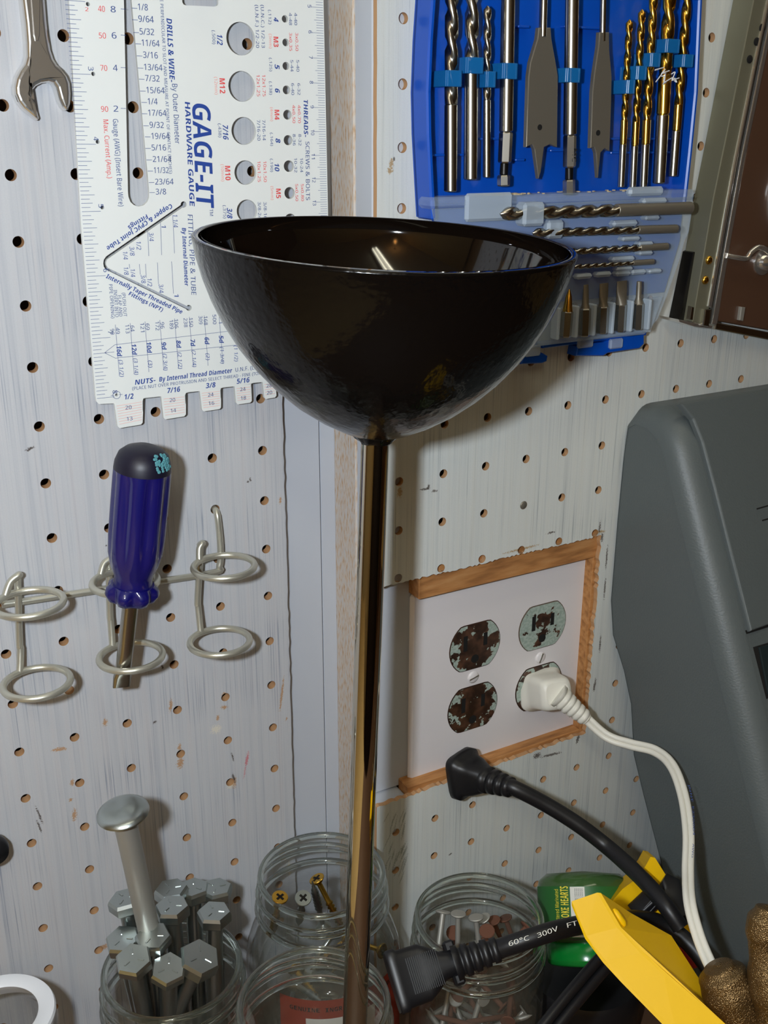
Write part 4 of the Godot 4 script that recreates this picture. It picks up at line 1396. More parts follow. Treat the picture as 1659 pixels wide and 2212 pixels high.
func build_bits(zt: float) -> void:
	var zb := 1.74
	# twist drills: [px top, py top, px shank start.., px bottom, radius px, label]
	for q in [[977, -120, 973, 225, 973, 414, 14.0, "steel", "long silver twist drill, the longest steel drill in the blue case"], [1021, -130, 1019, 150, 1016, 388, 14.5, "steel", "thick silver twist drill between two thinner steel drills in blue case"], [1053, 12, 1053, 215, 1051, 383, 8.5, "steel", "short thin silver twist drill beside the hexagonal driver shaft"],
		[1360, 42, 1346, 258, 1341, 404, 8.0, "gold", "thinnest and shortest gold twist drill in the blue case"], [1387, 20, 1371, 262, 1366, 406, 8.5, "gold", "thin gold twist drill next to the thinnest gold one"], [1415, -60, 1394, 258, 1389, 404, 10.0, "gold", "gold twist drill of middle thickness in the blue case"], [1452, -100, 1437, 160, 1423, 396, 15.0, "gold", "thickest gold twist drill with lint caught below its strap"], [1492, -90, 1473, 225, 1453, 381, 11.0, "gold", "gold twist drill against the right wall of the blue case"]]:
		var top := on_z(q[0], q[1], zb)
		var mid := on_z(q[2], q[3], zb)
		var bot := on_z(q[4], q[5], zb)
		mid = bot + (top - bot) * ((mid.y - bot.y) / (top.y - bot.y))
		var r: float = q[6] / FOCAL * 18.2
		var t := thing("drill_bit", q[8], "drill bit", bot, "steel twist drills in the blue case" if q[7] == "steel" else "gold twist drills in the blue case")
		var s := Shape.new()
		twist(s, top, mid, r, r * 9.0)
		one(s, M.steel if q[7] == "steel" else M.titanium_gold, "flutes", t)
		if q[7] == "gold":
			var k := mid.lerp(bot, 0.36)
			s = Shape.new()
			round_bar(s, mid, k, r)
			one(s, M.titanium_gold, "neck", t)
			s = Shape.new()
			round_bar(s, k, bot, r)
			one(s, M.steel, "shank", t).set_meta("label", "bare steel shank")
		else:
			s = Shape.new()
			round_bar(s, mid, bot, r)
			one(s, M.steel, "shank", t)
	# lint on the thickest gold drill
	var ls := Shape.new()
	for i in 9:
		var c := on_z(1435 + rng.randf_range(-20, 26), 158 + rng.randf_range(-10, 22), zb + 0.16)
		ls.tube(curve([c, c + Vector3(rng.randf_range(-0.1, 0.1), rng.randf_range(-0.1, 0.1), 0.03), c + Vector3(rng.randf_range(-0.15, 0.15), rng.randf_range(-0.15, 0.1), 0.0)], 4), 0.012, 5)
	tag(one(ls, M.lid_white, "lint"), "white lint caught around the thickest gold drill", "lint", "", "stuff")
	# hexagonal driver shafts
	for q in [[1100, -120, 1093, 285, 1090, 352, 1088, 378, 1088, 402, "long steel driver shaft with hexagonal end beside the wide spade bit", ""], [1238, -120, 1231, 292, 1230, 362, 1229, 388, 1229, 420, "long steel driver shaft between the two spade bits", "MC"]]:
		var a := on_z(q[0], q[1], zb)
		var b := on_z(q[2], q[3], zb)
		var c := on_z(q[4], q[5], zb)
		var d := on_z(q[6], q[7], zb)
		var e := on_z(q[8], q[9], zb)
		var r := 15.0 / FOCAL * 18.3
		var t := thing("driver_shaft", q[10], "driver shaft", e, "driver shafts in the blue case")
		var s := Shape.new()
		round_bar(s, a, b, r)
		one(s, M.steel, "shaft", t)
		s = Shape.new()
		hex_bar(s, b, c, r * 0.98, PI / 6.0)
		var hx := one(s, M.steel, "hexagon", t)
		s = Shape.new()
		round_bar(s, c, d, r * 0.62)
		one(s, M.black_oxide, "groove", t)
		s = Shape.new()
		hex_bar(s, d, e, r * 0.95, PI / 6.0)
		one(s, M.steel, "hexagon", t)
		if q[11] != "":
			s = Shape.new()
			var m := b.lerp(c, 0.5) + Vector3(-0.04, 0, r * 0.90)
			letter(s, q[11], m + Vector3(0.02, 0.05, 0), m + Vector3(0.02, -0.18, 0), 0.10, Vector3(0, 0, 1), "bold")
			one(s, M.ink_black, "stamp", hx)
	# spade bits
	for q in [[1176, 1168, 17, [[1160, 60], [1157, 85], [1142, 135], [1138, 165], [1136, 225], [1133, 318], [1146, 312], [1151, 322], [1160, 386], [1165, 372], [1172, 318], [1185, 312], [1200, 318], [1201, 225], [1202, 165], [1197, 135], [1188, 85], [1186, 60]], [1166, 275], "wide silver spade bit with worn point in the blue case", 60], [1304, 1297, 14, [[1291, 70], [1289, 100], [1280, 160], [1276, 200], [1272, 320], [1280, 318], [1284, 330], [1288, 384], [1294, 330], [1303, 320], [1313, 326], [1317, 225], [1318, 165], [1313, 110], [1312, 70]], [1292, 287], "narrow silver spade bit with worn point in the blue case", 70]]:
		var t := thing("spade_bit", q[5], "spade bit", on_z(q[3][8][0], q[3][8][1], zb), "spade bits in the blue case")
		var s := Shape.new()
		round_bar(s, on_z(q[0] + 2, -130, zb), on_z(q[1] + 4, q[6] + 20, zb), q[2] / FOCAL * 9.2)
		one(s, M.steel, "shaft", t)
		s = Shape.new()
		var poly := PackedVector2Array()
		for e in q[3]:
			var w := on_z(e[0], e[1], zb)
			poly.append(Vector2(w.x, w.y))
		s.prism(poly, Vector3(0, 0, zb - 0.04), Vector3(1, 0, 0), Vector3(0, 1, 0), Vector3(0, 0, 0.09), 0.018)
		var bl := one(s, M.dull_steel, "blade", t)
		s = Shape.new()
		s.lathe([[0.05, 0.0], [0.05, 0.004]], on_z(q[4][0], q[4][1], zb + 0.05), Basis(Vector3(1, 0, 0), Vector3(0, 0, 1), Vector3(0, -1, 0)), 16)
		one(s, M.black_slot, "hole", bl)
	# long drills lying in the clips of the clear tray
	for q in [[1080, 462, 1330, 455, 1492, 449, 14.5, "thickest drill lying across the clear tray, uppermost of the four"], [1150, 503, 1375, 500, 1461, 494, 10.0, "second drill lying in the clear tray, under the thickest one"], [1200, 545, 1380, 537, 1441, 532, 8.5, "third drill lying in the clear tray, above the thinnest one"], [1225, 577, 1365, 570, 1411, 565, 6.5, "thinnest drill lying in the clear tray above the driver bits"]]:
		var a := on_z(q[0], q[1], zt + 0.14)
		var m := on_z(q[2], q[3], zt + 0.14)
		var b := on_z(q[4], q[5], zt + 0.14)
		m = a + (b - a) * ((m.x - a.x) / (b.x - a.x))
		var r: float = q[6] / FOCAL * 18.3
		var t := thing("drill_bit", q[7], "drill bit", a.lerp(b, 0.5) - Vector3(0, r, 0), "drills lying in the clear tray")
		var s := Shape.new()
		twist(s, a, m, r, r * 7.5)
		one(s, M.steel, "flutes", t)
		s = Shape.new()
		round_bar(s, m, b, r)
		one(s, M.dull_steel, "shank", t).set_meta("label", "dark stained shank")
	# driver bits standing in the block
	for q in [[1221, 728, 1230, 625, "cross", "cross point driver bit with golden tip in the clear bit block"], [1262, 726, 1266, 615, "flat", "narrow flat driver bit next to the cross point bit"], [1300, 720, 1305, 612, "wide", "medium flat driver bit in the middle of the bit block"], [1338, 716, 1344, 607, "wide2", "widest flat driver bit in the clear bit block"], [1376, 711, 1381, 608, "star", "star point driver bit at the end of the bit block"]]:
		var a := on_z(q[0], q[1], zt + 0.20)
		var b := on_z(q[2], q[3], zt + 0.20)
		var l := a.distance_to(b)
		var f := frame(b - a)
		var t := thing("driver_bit", q[5], "driver bit", a, "driver bits in the clear block")
		var s := Shape.new()
		hex_bar(s, a, a + f.y * (l * 0.55), 0.115, PI / 6.0)
		one(s, M.steel, "hexagon", t)
		s = Shape.new()
		var p := func(y: float, w: float, d: float) -> Array:
			var o := []
			for k in 12:
				var an := TAU * k / 12.0
				o.append(a + f.y * (y * l) + f.x * (cos(an) * w) + f.z * (sin(an) * d))
			return o
		match q[4]:
			"flat": s.loft([p.call(0.54, 0.09, 0.09), p.call(0.64, 0.065, 0.065), p.call(0.8, 0.065, 0.05), p.call(1.0, 0.06, 0.018)])
			"wide": s.loft([p.call(0.54, 0.10, 0.10), p.call(0.62, 0.08, 0.08), p.call(0.76, 0.11, 0.05), p.call(1.0, 0.11, 0.02)])
			"wide2": s.loft([p.call(0.54, 0.11, 0.11), p.call(0.64, 0.11, 0.09), p.call(0.8, 0.135, 0.05), p.call(1.0, 0.13, 0.02)])
			"star": s.loft([p.call(0.54, 0.10, 0.10), p.call(0.62, 0.07, 0.07), p.call(0.68, 0.055, 0.055), p.call(0.9, 0.055, 0.055), p.call(1.0, 0.05, 0.05)])
			_: s.loft([p.call(0.54, 0.10, 0.10), p.call(0.64, 0.085, 0.085), p.call(0.85, 0.06, 0.06), p.call(1.0, 0.015, 0.015)])
		one(s, M.titanium_gold if q[4] == "cross" else M.dull_steel, "tip", t)

# ---- brown and chrome tool hanging at the right ------------------------------------------------
func build_hung_tool() -> void:
	var z := 1.75
	var root := thing("metal_tool_case", "brown enamelled metal tool case with chrome edge channel hung on pegboard", "tool case", on_z(1500, 705, z))
	var poly := func(pts: Array, zz: float) -> PackedVector2Array:
		var o := PackedVector2Array()
		for q in pts:
			var w := on_z(q[0], q[1], zz)
			o.append(Vector2(w.x, w.y))
		return o
	var plate := func(pts: Array, z0: float, thick: float, bevel: float, m: Material, called: String, under: Node3D) -> MeshInstance3D:
		var s := Shape.new()
		s.prism(poly.call(pts, z0 + thick), Vector3(0, 0, z0), Vector3(1, 0, 0), Vector3(0, 1, 0), Vector3(0, 0, thick), bevel)
		return one(s, m, called, under)
	var body: MeshInstance3D = plate.call([[1548, 694], [1590, 440], [1640, 180], [1690, -60], [2010, -60], [1880, 752]], 1.42, 0.40, 0.05, M.brown_enamel, "body", root)
	plate.call([[1496, 695], [1541, 430], [1570, 290], [1640, -60], [1672, -60], [1620, 190], [1588, 360], [1525, 703]], 1.36, 0.52, 0.02, M.olive_steel, "channel", root)
	plate.call([[1530, 662], [1585, 360], [1640, 90], [1672, -60], [1680, -60], [1646, 90], [1592, 360], [1538, 666]], 1.80, 0.12, 0.03, M.chrome, "chrome_rod", root)
	plate.call([[1538, 700], [1566, 540], [1602, 340], [1684, -60], [1694, -60], [1611, 340], [1575, 545], [1549, 704]], 1.74, 0.12, 0.02, M.chrome, "chrome_edge", root)
	plate.call([[1467, 692], [1498, 546], [1518, 536], [1524, 470], [1530, 460], [1540, 460], [1500, 690], [1486, 696]], 1.33, 0.30, 0.02, M.black_oxide, "side_bracket", root)
	plate.call([[1466, 690], [1540, 704], [1538, 710], [1500, 706], [1468, 696]], 1.33, 0.55, 0.02, M.chrome, "bottom_bracket", root)
	plate.call([[1524, 668], [1537, 668], [1532, 706], [1519, 704]], 1.80, 0.16, 0.03, M.steel, "pivot_clip", root)
	plate.call([[1494, 662], [1500, 664], [1497, 692], [1490, 690]], 1.80, 0.10, 0.02, M.steel, "pivot_clip", root)
	plate.call([[1546, 696], [1860, 756], [1860, 774], [1545, 712]], 1.40, 0.46, 0.04, M.steel, "lower_rail", root)
	plate.call([[1602, 663], [1611, 664], [1606, 694], [1598, 692]], 1.80, 0.10, 0.02, M.galvanised, "tab", body)
	for q in [[1531, 562], [1523, 605]]:
		var s := Shape.new()
		s.lathe([[0.09, 0.0], [0.085, 0.03], [0.05, 0.055], [0.0, 0.062]], on_z(q[0], q[1], 1.88), Basis(Vector3(1, 0, 0), Vector3(0, 0, 1), Vector3(0, -1, 0)), 18)
		one(s, M.titanium_gold, "rivet", root)
	for q in [[1634, 90], [1646, 60], [1619, 128]]:
		var s := Shape.new()
		s.lathe([[0.075, 0.0], [0.075, 0.012], [0.03, 0.014]], on_z(q[0], q[1], 1.885), Basis(Vector3(1, 0, 0), Vector3(0, 0, 1), Vector3(0, -1, 0)), 16)
		one(s, M.black_slot, "screw_hole", root)
	# chrome loop handle and wing screw
	var s := Shape.new()
	s.tube(curve([on_z(1570, 552, 1.88), on_z(1590, 556, 1.96), on_z(1612, 558, 2.0), on_z(1622, 545, 2.02), on_z(1640, 534, 2.04), on_z(1662, 545, 2.04), on_z(1672, 570, 2.0)], 6), 0.055, 10)
	one(s, M.chrome, "wire_handle", root)
	s = Shape.new()
	var fr := Basis(Vector3(1, 0, 0), Vector3(0, 0, 1), Vector3(0, -1, 0))
	s.lathe([[0.27, 0.0], [0.27, 0.04], [0.16, 0.06], [0.16, 0.16], [0.11, 0.20], [0.0, 0.21]], on_z(1647, 566, 1.82), fr, 28, [1, 2, 3])
	one(s, M.chrome, "wing_screw", root)
	s = Shape.new()
	s.hoop(on_z(1700, 420, 1.85), Vector3(1, 0, 0), Vector3(0, 1.5, 0), 0.50, 0.07, 40, 10)
	one(s, M.chrome, "ring_latch", root)
	# hook that carries it
	s = Shape.new()
	var hk := on_z(1700, -20, 1.4)
	s.tube([Vector3(hk.x, hk.y, 1.0), Vector3(hk.x, hk.y, 1.9)], 0.08, 10)
	tag(one(s, M.zinc_wire, "peg_hook"), "straight wire peg that carries the brown metal tool case", "hook")

# ---- outlet plate -----------------------------------------------------------------------------
func flaked(seed_: int, cover: float) -> ImageTexture:
	# pale green paint flaking off brown plastic
	var im := Image.create(128, 128, false, Image.FORMAT_RGB8)
	var n := noise(0.030, seed_, 5)
	var f := noise(0.12, seed_ + 5, 2)
	for y in 128:
		for x in 128:
			var r := Vector2(x - 64, y - 64).length() / 64.0
			var e := n.get_noise_2d(x, y) + (r - 0.62) * 1.0 + cover + f.get_noise_2d(x, y) * 0.18
			var paint_c := Color8(150, 168, 158).lerp(Color8(176, 190, 182), clampf(f.get_noise_2d(x + 90, y) + 0.5, 0.0, 1.0))
			var brown := Color8(44, 28, 20).lerp(Color8(92, 62, 46), clampf(n.get_noise_2d(x + 300, y) + 0.4, 0.0, 1.0))
			im.set_pixel(x, y, paint_c if e > 0.0 else brown)
	return ImageTexture.create_from_image(im)

func build_outlet() -> void:
	var z := 0.90
	var root := thing("outlet_plate", "white double outlet cover plate with four worn brown receptacles", "outlet", Vector3(5.2, -7.86, 0.74))
	var s := Shape.new()
	s.box(Vector3(5.20, -5.56, 0.82), Vector3(4.82, 4.6, 0.16), Basis(), 0.07)
	one(s, M.plate_white, "cover", root)
	var k := 0
	for q in [[4.41, -4.82, -0.22], [4.41, -6.34, -0.30], [6.24, -4.78, 0.30], [6.24, -6.325, -0.1]]:
		var poly := PackedVector2Array()
		for i in 40:
			var a := TAU * i / 40.0
			poly.append(Vector2(cos(a) * 0.672, clampf(sin(a) * 0.672, -0.56, 0.56)))
		s = Shape.new()
		s.prism(poly, Vector3(q[0], q[1], z - 0.1), Vector3(1, 0, 0), Vector3(0, 1, 0), Vector3(0, 0, 0.115), 0.025)
		for i in s.uv.size():
			s.uv[i] = Vector2(0.5 + s.uv[i].x / 1.4, 0.5 - s.uv[i].y / 1.4)
		var m := paint("receptacle_%d" % k, Color.WHITE, 0.35)
		m.albedo_texture = flaked(60 + k * 7, q[2])
		var face := one(s, m, "receptacle", root)
		face.set_meta("label", "brown receptacle with flaking pale green paint")
		if k < 3:
			for sl in [[-0.26, 0.12, 0.10, 0.36], [0.26, 0.12, 0.10, 0.30], [0.0, -0.30, 0.2, 0.2]]:
				s = Shape.new()
				if sl[0] == 0.0:
					s.lathe([[0.10, 0.0], [0.10, 0.006]], Vector3(q[0] + sl[0], q[1] + sl[1], z + 0.013), Basis(Vector3(1, 0, 0), Vector3(0, 0, 1), Vector3(0, -1, 0)), 16)
				else:
					s.box(Vector3(q[0] + sl[0], q[1] + sl[1], z + 0.015), Vector3(sl[2], sl[3], 0.008))
				one(s, M.black_slot, "slot", face)
		s = Shape.new()   # dark gap round the receptacle
		k += 1
	for x in [4.39, 6.232]:
		s = Shape.new()
		s.lathe([[0.14, 0.0], [0.14, 0.02], [0.10, 0.045], [0.0, 0.055]], Vector3(x, -5.575, z - 0.005), Basis(Vector3(1, 0, 0), Vector3(0, 0, 1), Vector3(0, -1, 0)), 20)
		var sc := one(s, M.plate_white, "screw", root)
		s = Shape.new()
		s.box(Vector3(x, -5.575, z + 0.048), Vector3(0.24, 0.03, 0.012), Basis(Vector3(0, 0, 1), 1.2 if x > 5.0 else 0.25))
		one(s, M.dull_steel, "screw_slot", sc)

# ---- grey machine -------------------------------------------------------------------------------
func build_machine() -> void:
	var X := 7.77
	var r := 0.50
	var root := thing("grey_machine", "blue grey textured plastic machine housing with sloping front on the bench", "machine", Vector3(12, BENCH, 5))
	# side outline as [z, y, how far it swells outward]
	var side := [[4.6, -12.98, 0.0], [4.3, -11.2, 0.0], [3.72, -9.86, 0.0], [2.97, -8.5, 0.0], [2.56, -7.7, 0.0], [2.32, -6.5, 0.0], [2.0, -5.8, 0.0], [1.55, -5.1, 0.0], [1.39, -4.3, 0.0], [1.38, -2.4, 0.0], [1.40, -0.9, 0.0], [1.46, -0.25, 0.35], [1.66, -0.12, 0.8], [2.0, -0.12, 0.9], [2.34, -0.28, 1.0], [2.55, -0.55, 1.0], [2.72, -0.9, 1.0], [3.33, -2.1, 1.0], [4.10, -3.59, 1.0], [5.24, -5.83, 1.0], [6.52, -8.34, 1.0], [7.6, -10.6, 1.0], [8.4, -12.4, 1.0], [8.6, -12.98, 0.0]]
	var n := side.size()
	var flat_side := PackedVector2Array()
	var nrm := []
	for i in n:
		flat_side.append(Vector2(side[i][0], side[i][1]))
	for i in n:
		var d0 := (flat_side[i] - flat_side[(i + n - 1) % n]).normalized()
		var d1 := (flat_side[(i + 1) % n] - flat_side[i]).normalized()
		var nn := (Vector2(d0.y, -d0.x) + Vector2(d1.y, -d1.x)).normalized()
		nrm.append(-nn)
	var ring := func(x: float, grow: float) -> Array:
		var o := []
		for i in n:
			var q: Vector2 = flat_side[i] + nrm[i] * (grow * side[i][2])
			o.append(Vector3(x, maxf(q.y, BENCH + 0.02), q.x))
		return o
	var s := Shape.new()
	var rings := [ring.call(X, 0.0)]
	for a in [15, 30, 45, 60, 75, 90]:
		rings.append(ring.call(X + r * (1.0 - cos(deg_to_rad(a))), r * sin(deg_to_rad(a))))
	rings.append(ring.call(X + 9.0, r))
	s.loft(rings, false, true, [6])
	one(s, M.grey_housing, "housing", root)
	s = Shape.new()
	s.flat()
	var idx := Geometry2D.triangulate_polygon(flat_side)
	for i in range(0, idx.size(), 3):
		var t := []
		for k in 3:
			t.append(Vector3(X + 0.014, flat_side[idx[i + k]].y, flat_side[idx[i + k]].x))
		if (t[1] - t[0]).cross(t[2] - t[0]).x > 0.0:
			t = [t[0], t[2], t[1]]
		s.tri(t[0], t[1], t[2])
	for i in n:   # its turned edge, a thin moulding seam
		var a: Vector3 = Vector3(X + 0.014, flat_side[i].y, flat_side[i].x)
		var j := (i + 1) % n
		var b: Vector3 = Vector3(X + 0.014, flat_side[j].y, flat_side[j].x)
		s.quad(a, b, b + Vector3(-0.014, 0, 0), a + Vector3(-0.014, 0, 0))
	one(s, M.grey_housing, "side_cover", root)
	# front panel: a raised cover on the sloping front
	var p0 := Vector3(X, -0.9, 2.72) + Vector3(0, 0, 0)
	var along := Vector3(0, -8.34 + 0.9, 6.52 - 2.72).normalized()
	var nf := Vector3(1, 0, 0).cross(along).normalized()
	if nf.z < 0.0:
		nf = -nf
	p0 += nf * r
	var on := func(px: float, py: float, off: float) -> Vector2:
		var d := ray(px, py)
		var hit := EYE + d * ((p0 + nf * off - EYE).dot(nf) / d.dot(nf))
		return Vector2(hit.x - p0.x, (hit - p0).dot(along))
	var poly := PackedVector2Array()
	for q in [[1470, 872], [1497, 905], [1517, 955], [1545, 1060], [1580, 1200], [1622, 1364], [1900, 1265], [1900, 800]]:
		poly.append(on.call(q[0], q[1], 0.10))
	s = Shape.new()
	s.prism(poly, p0 - nf * 0.02, Vector3(1, 0, 0), along, nf * 0.13, 0.06)
	one(s, M.grey_housing, "front_panel", root)
	poly = PackedVector2Array()
	for q in [[1609, 1362], [1900, 1270], [1900, 1278], [1612, 1370]]:
		poly.append(on.call(q[0], q[1], 0.0))
	s = Shape.new()
	s.prism(poly, p0 - nf * 0.05, Vector3(1, 0, 0), along, nf * 0.055)
	one(s, M.black_slot, "panel_gap", root)
	for q in [[1634, 1098, 1760, 1062], [1646, 1123, 1760, 1090]]:
		poly = PackedVector2Array()
		var a: Vector2 = on.call(q[0], q[1], 0.11)
		var b: Vector2 = on.call(q[2], q[3], 0.11)
		for e in [a, b, b + Vector2(0, 0.03), a + Vector2(0, 0.03)]:
			poly.append(e)
		s = Shape.new()
		s.prism(poly, p0 + nf * 0.105, Vector3(1, 0, 0), along, nf * 0.008)
		one(s, M.black_slot, "vent_slit", root)
	poly = PackedVector2Array()
	for q in [[1626, 1398], [1720, 1370], [1740, 1480], [1655, 1510]]:
		poly.append(on.call(q[0], q[1], 0.0))
	s = Shape.new()
	s.prism(poly, p0 - nf * 0.05, Vector3(1, 0, 0), along, nf * 0.06)
	one(s, M.black_slot, "display_recess", root)
	poly = PackedVector2Array()
	for q in [[1640, 1398], [1725, 1372], [1745, 1470], [1660, 1500]]:
		poly.append(on.call(q[0], q[1], 0.04))
	s = Shape.new()
	s.prism(poly, p0, Vector3(1, 0, 0), along, nf * 0.05, 0.02)
	var smoke := paint("smoked_lens", Color8(34, 44, 46), 0.12)
	one(s, smoke, "display_lens", root)

# ---- plugs and cords ------------------------------------------------------------------------
func rounded_ring(c: Vector3, x: Vector3, y: Vector3, w: float, h: float, power := 4.0, n := 28) -> Array:
	var o := []
	for k in n:
		var t := TAU * k / n
		var cx := cos(t)
		var cy := sin(t)
		o.append(c + x * (w * signf(cx) * pow(absf(cx), 2.0 / power)) + y * (h * signf(cy) * pow(absf(cy), 2.0 / power)))
	return o

func body(s: Shape, rows: Array, hint := Vector3(0, 1, 0)) -> void:
	# rows of [centre, half width, half height, squareness] swept along their centres
	var rings := []
	for i in rows.size():
		var d: Vector3 = (rows[mini(i + 1, rows.size() - 1)][0] - rows[maxi(i - 1, 0)][0]).normalized()
		var x := hint.cross(d).normalized()
		rings.append(rounded_ring(rows[i][0], x, d.cross(x), rows[i][1], rows[i][2], rows[i][3]))
	s.loft(rings)

func strain(s: Shape, a: Vector3, b: Vector3, r0: float, r1: float, count: int, hint := Vector3(0, 1, 0)) -> void:
	var rows := []
	for i in count:
		var f0 := float(i) / count
		var f1 := (i + 0.6) / count
		var f2 := (i + 0.66) / count
		var f3 := (i + 0.94) / count
		var rr := lerpf(r0, r1, f0)
		rows.append([a.lerp(b, f0), rr, rr * 0.9, 2.4])
		rows.append([a.lerp(b, f1), rr * 0.97, rr * 0.88, 2.4])
		rows.append([a.lerp(b, f2), rr * 0.78, rr * 0.7, 2.4])
		rows.append([a.lerp(b, f3), rr * 0.78, rr * 0.7, 2.4])
	body(s, rows, hint)

func zip_cord(pts: Array, r: float, apart: float, m: Material, called: String, under: Node3D) -> void:
	# two conductors side by side
	var path := curve(pts, 10)
	for e in [-1.0, 1.0]:
		var line := []
		for i in path.size():
			var d: Vector3 = (path[mini(i + 1, path.size() - 1)] - path[maxi(i - 1, 0)]).normalized()
			var view: Vector3 = (EYE * 0.0 + path[i] + Vector3(-8, 6, 10) - path[i]).normalized()
			line.append(path[i] + d.cross(view).normalized() * (apart * e))
		var s := Shape.new()
		s.tube(line, r, 12)
		one(s, m, called, under)

func build_cords() -> void:
	# white plug in the lower receptacle
	var p0 := Vector3(6.24, -6.36, 0.93)
	var w := thing("white_power_cord", "white two conductor cord with moulded plug in the worn receptacle", "cord", on_z(1545, 2100, 7.9))
	var s := Shape.new()
	var c1 := on_z(1203, 1500, 1.8)
	var dir := (c1 - p0).normalized()
	body(s, [[p0, 0.50, 0.46, 6.0], [p0 + dir * 0.13, 0.51, 0.47, 6.0], [p0 + dir * 0.18, 0.45, 0.42, 5.0], [p0 + dir * 0.40, 0.42, 0.39, 5.0], [c1.lerp(p0, 0.10), 0.38, 0.36, 5.0], [c1 + dir * 0.02, 0.34, 0.33, 4.0], [c1 + dir * 0.05, 0.27, 0.27, 3.0]])
	one(s, M.white_vinyl, "plug", w)
	s = Shape.new()
	strain(s, c1 + dir * 0.02, on_z(1268, 1554, 2.3), 0.28, 0.17, 6)
	one(s, M.white_vinyl, "strain_relief", w)
	zip_cord([on_z(1262, 1548, 2.2), on_z(1310, 1590, 2.65), on_z(1362, 1608, 3.1), on_z(1415, 1622, 3.6), on_z(1452, 1655, 4.2), on_z(1476, 1720, 4.9), on_z(1487, 1800, 5.6), on_z(1486, 1880, 6.2), on_z(1490, 1950, 6.8), on_z(1508, 2020, 7.3), on_z(1530, 2075, 7.7), on_z(1545, 2102, 7.9)], 0.062, 0.055, M.white_vinyl, "conductor", w)
	s = Shape.new()
	for q in [["JNNE", 1486, 1694, 1494, 1732, 4.95], ["E230064", 1495, 1742, 1497, 1804, 5.4], ["AWG", 1496, 1822, 1494, 1852, 5.9]]:
		var t0 := on_z(q[1], q[2], q[5] + 0.10)
		var t1 := on_z(q[3], q[4], q[5] + 0.10 + (q[4] - q[2]) * 0.0078)
		letter(s, q[0], t0, t1, 0.035, -ray(q[1], q[2]).normalized(), "plain")
	one(s, M.ink_navy, "print", w)
	# black plug below the plate, its thick cord running down to the yellow strip
	var b := thing("black_power_cord", "thick black cord with moulded plug below the outlet plate", "cord", on_z(1480, 2015, 5.2))
	var a0 := on_z(992, 1668, 1.38)
	var a1 := on_z(1052, 1684, 2.1)
	var a2 := on_z(1085, 1694, 2.45)
	dir = (a1 - a0).normalized()
	s = Shape.new()
	body(s, [[a0, 0.42, 0.46, 5.0], [a0 + dir * 0.04, 0.45, 0.49, 5.0], [a0 + dir * 0.24, 0.45, 0.49, 5.0], [a0 + dir * 0.28, 0.38, 0.40, 5.0], [a0 + dir * 0.5, 0.35, 0.36, 4.0], [a1.lerp(a0, 0.1), 0.27, 0.30, 3.0], [a1 + dir * 0.02, 0.24, 0.26, 2.6]])
	one(s, M.black_rubber, "plug", b)
	s = Shape.new()
	strain(s, a1 - dir * 0.05, on_z(1110, 1703, 2.75), 0.30, 0.20, 4)
	one(s, M.black_rubber, "strain_relief", b)
	s = Shape.new()
	s.tube(curve([a2, on_z(1110, 1702, 2.75), on_z(1180, 1738, 3.2), on_z(1250, 1782, 3.7), on_z(1310, 1828, 4.2), at_depth(1360, 1872, 21.1), at_depth(1402, 1914, 20.5), at_depth(1440, 1960, 20.05), at_depth(1470, 2004, 19.9)], 10), 0.165, 20)
	one(s, M.black_rubber, "cable", b)
	# second black cord with a female connector lying over the jars
	var f := thing("black_extension_cord", "black cord printed 60°C 300V with flat connector lying over the jars", "cord", on_z(940, 2170, 5.6))
	var d0 := at_depth(858, 2120, 18.3)
	var d1 := at_depth(960, 2085, 18.5)
	var d2 := at_depth(1010, 2072, 18.5)
	dir = (d1 - d0).normalized()
	var hint := (Vector3(-7, 6, 17) - d0).normalized()
	s = Shape.new()
	var at := func(t: float) -> Vector3: return d0 + dir * t
	var l := d0.distance_to(d1)
	body(s, [[at.call(-0.10), 0.50, 0.20, 6.0], [at.call(-0.06), 0.53, 0.23, 6.0], [at.call(0.06), 0.53, 0.23, 6.0], [at.call(0.10), 0.49, 0.21, 5.0], [at.call(l * 0.55), 0.48, 0.22, 4.0], [at.call(l * 0.75), 0.38, 0.22, 3.0], [at.call(l * 0.95), 0.25, 0.21, 2.5], [at.call(l + 0.15), 0.22, 0.2, 2.4]], hint)
	var con := one(s, M.black_rubber, "connector", f)
	var side := hint.cross(dir).normalized()
	var out := dir.cross(side).normalized()
	if out.dot(hint) < 0.0:
		out = -out
	s = Shape.new()
	for k in 16:
		s.box(at.call(0.22 + k * 0.036) + out * 0.215, Vector3(0.014, 0.60, 0.03), Basis(dir, side, dir.cross(side)))
	one(s, M.black_rubber, "grip_ribs", con)
	s = Shape.new()
	strain(s, d2 - dir * 0.25, at_depth(1084, 2048, 18.5), 0.30, 0.20, 5, hint)
	for e in [-1.0, 1.0]:
		s.box(d1.lerp(d2, 0.4) + side * (0.28 * e), Vector3(0.2, 0.2, 0.2), Basis(dir, side, dir.cross(side)), 0.04)
	one(s, M.black_rubber, "strain_relief", f)
	s = Shape.new()
	var pts := curve([at_depth(1070, 2052, 18.5), at_depth(1130, 2032, 18.4), at_depth(1200, 2010, 18.6), at_depth(1270, 1995, 19.5), at_depth(1340, 1985, 20.3), at_depth(1420, 1992, 20.7), at_depth(1480, 2030, 20.6), at_depth(1530, 2090, 20.3), at_depth(1580, 2170, 20.1)], 10)
	s.tube(pts, 0.17, 20)
	var cab := one(s, M.black_rubber, "cable", f)
	s = Shape.new()
	var e0 := at_depth(1100, 2046, 18.0)
	var e1 := at_depth(1145, 2030, 18.0)
	var view := -ray(1150, 2030).normalized()
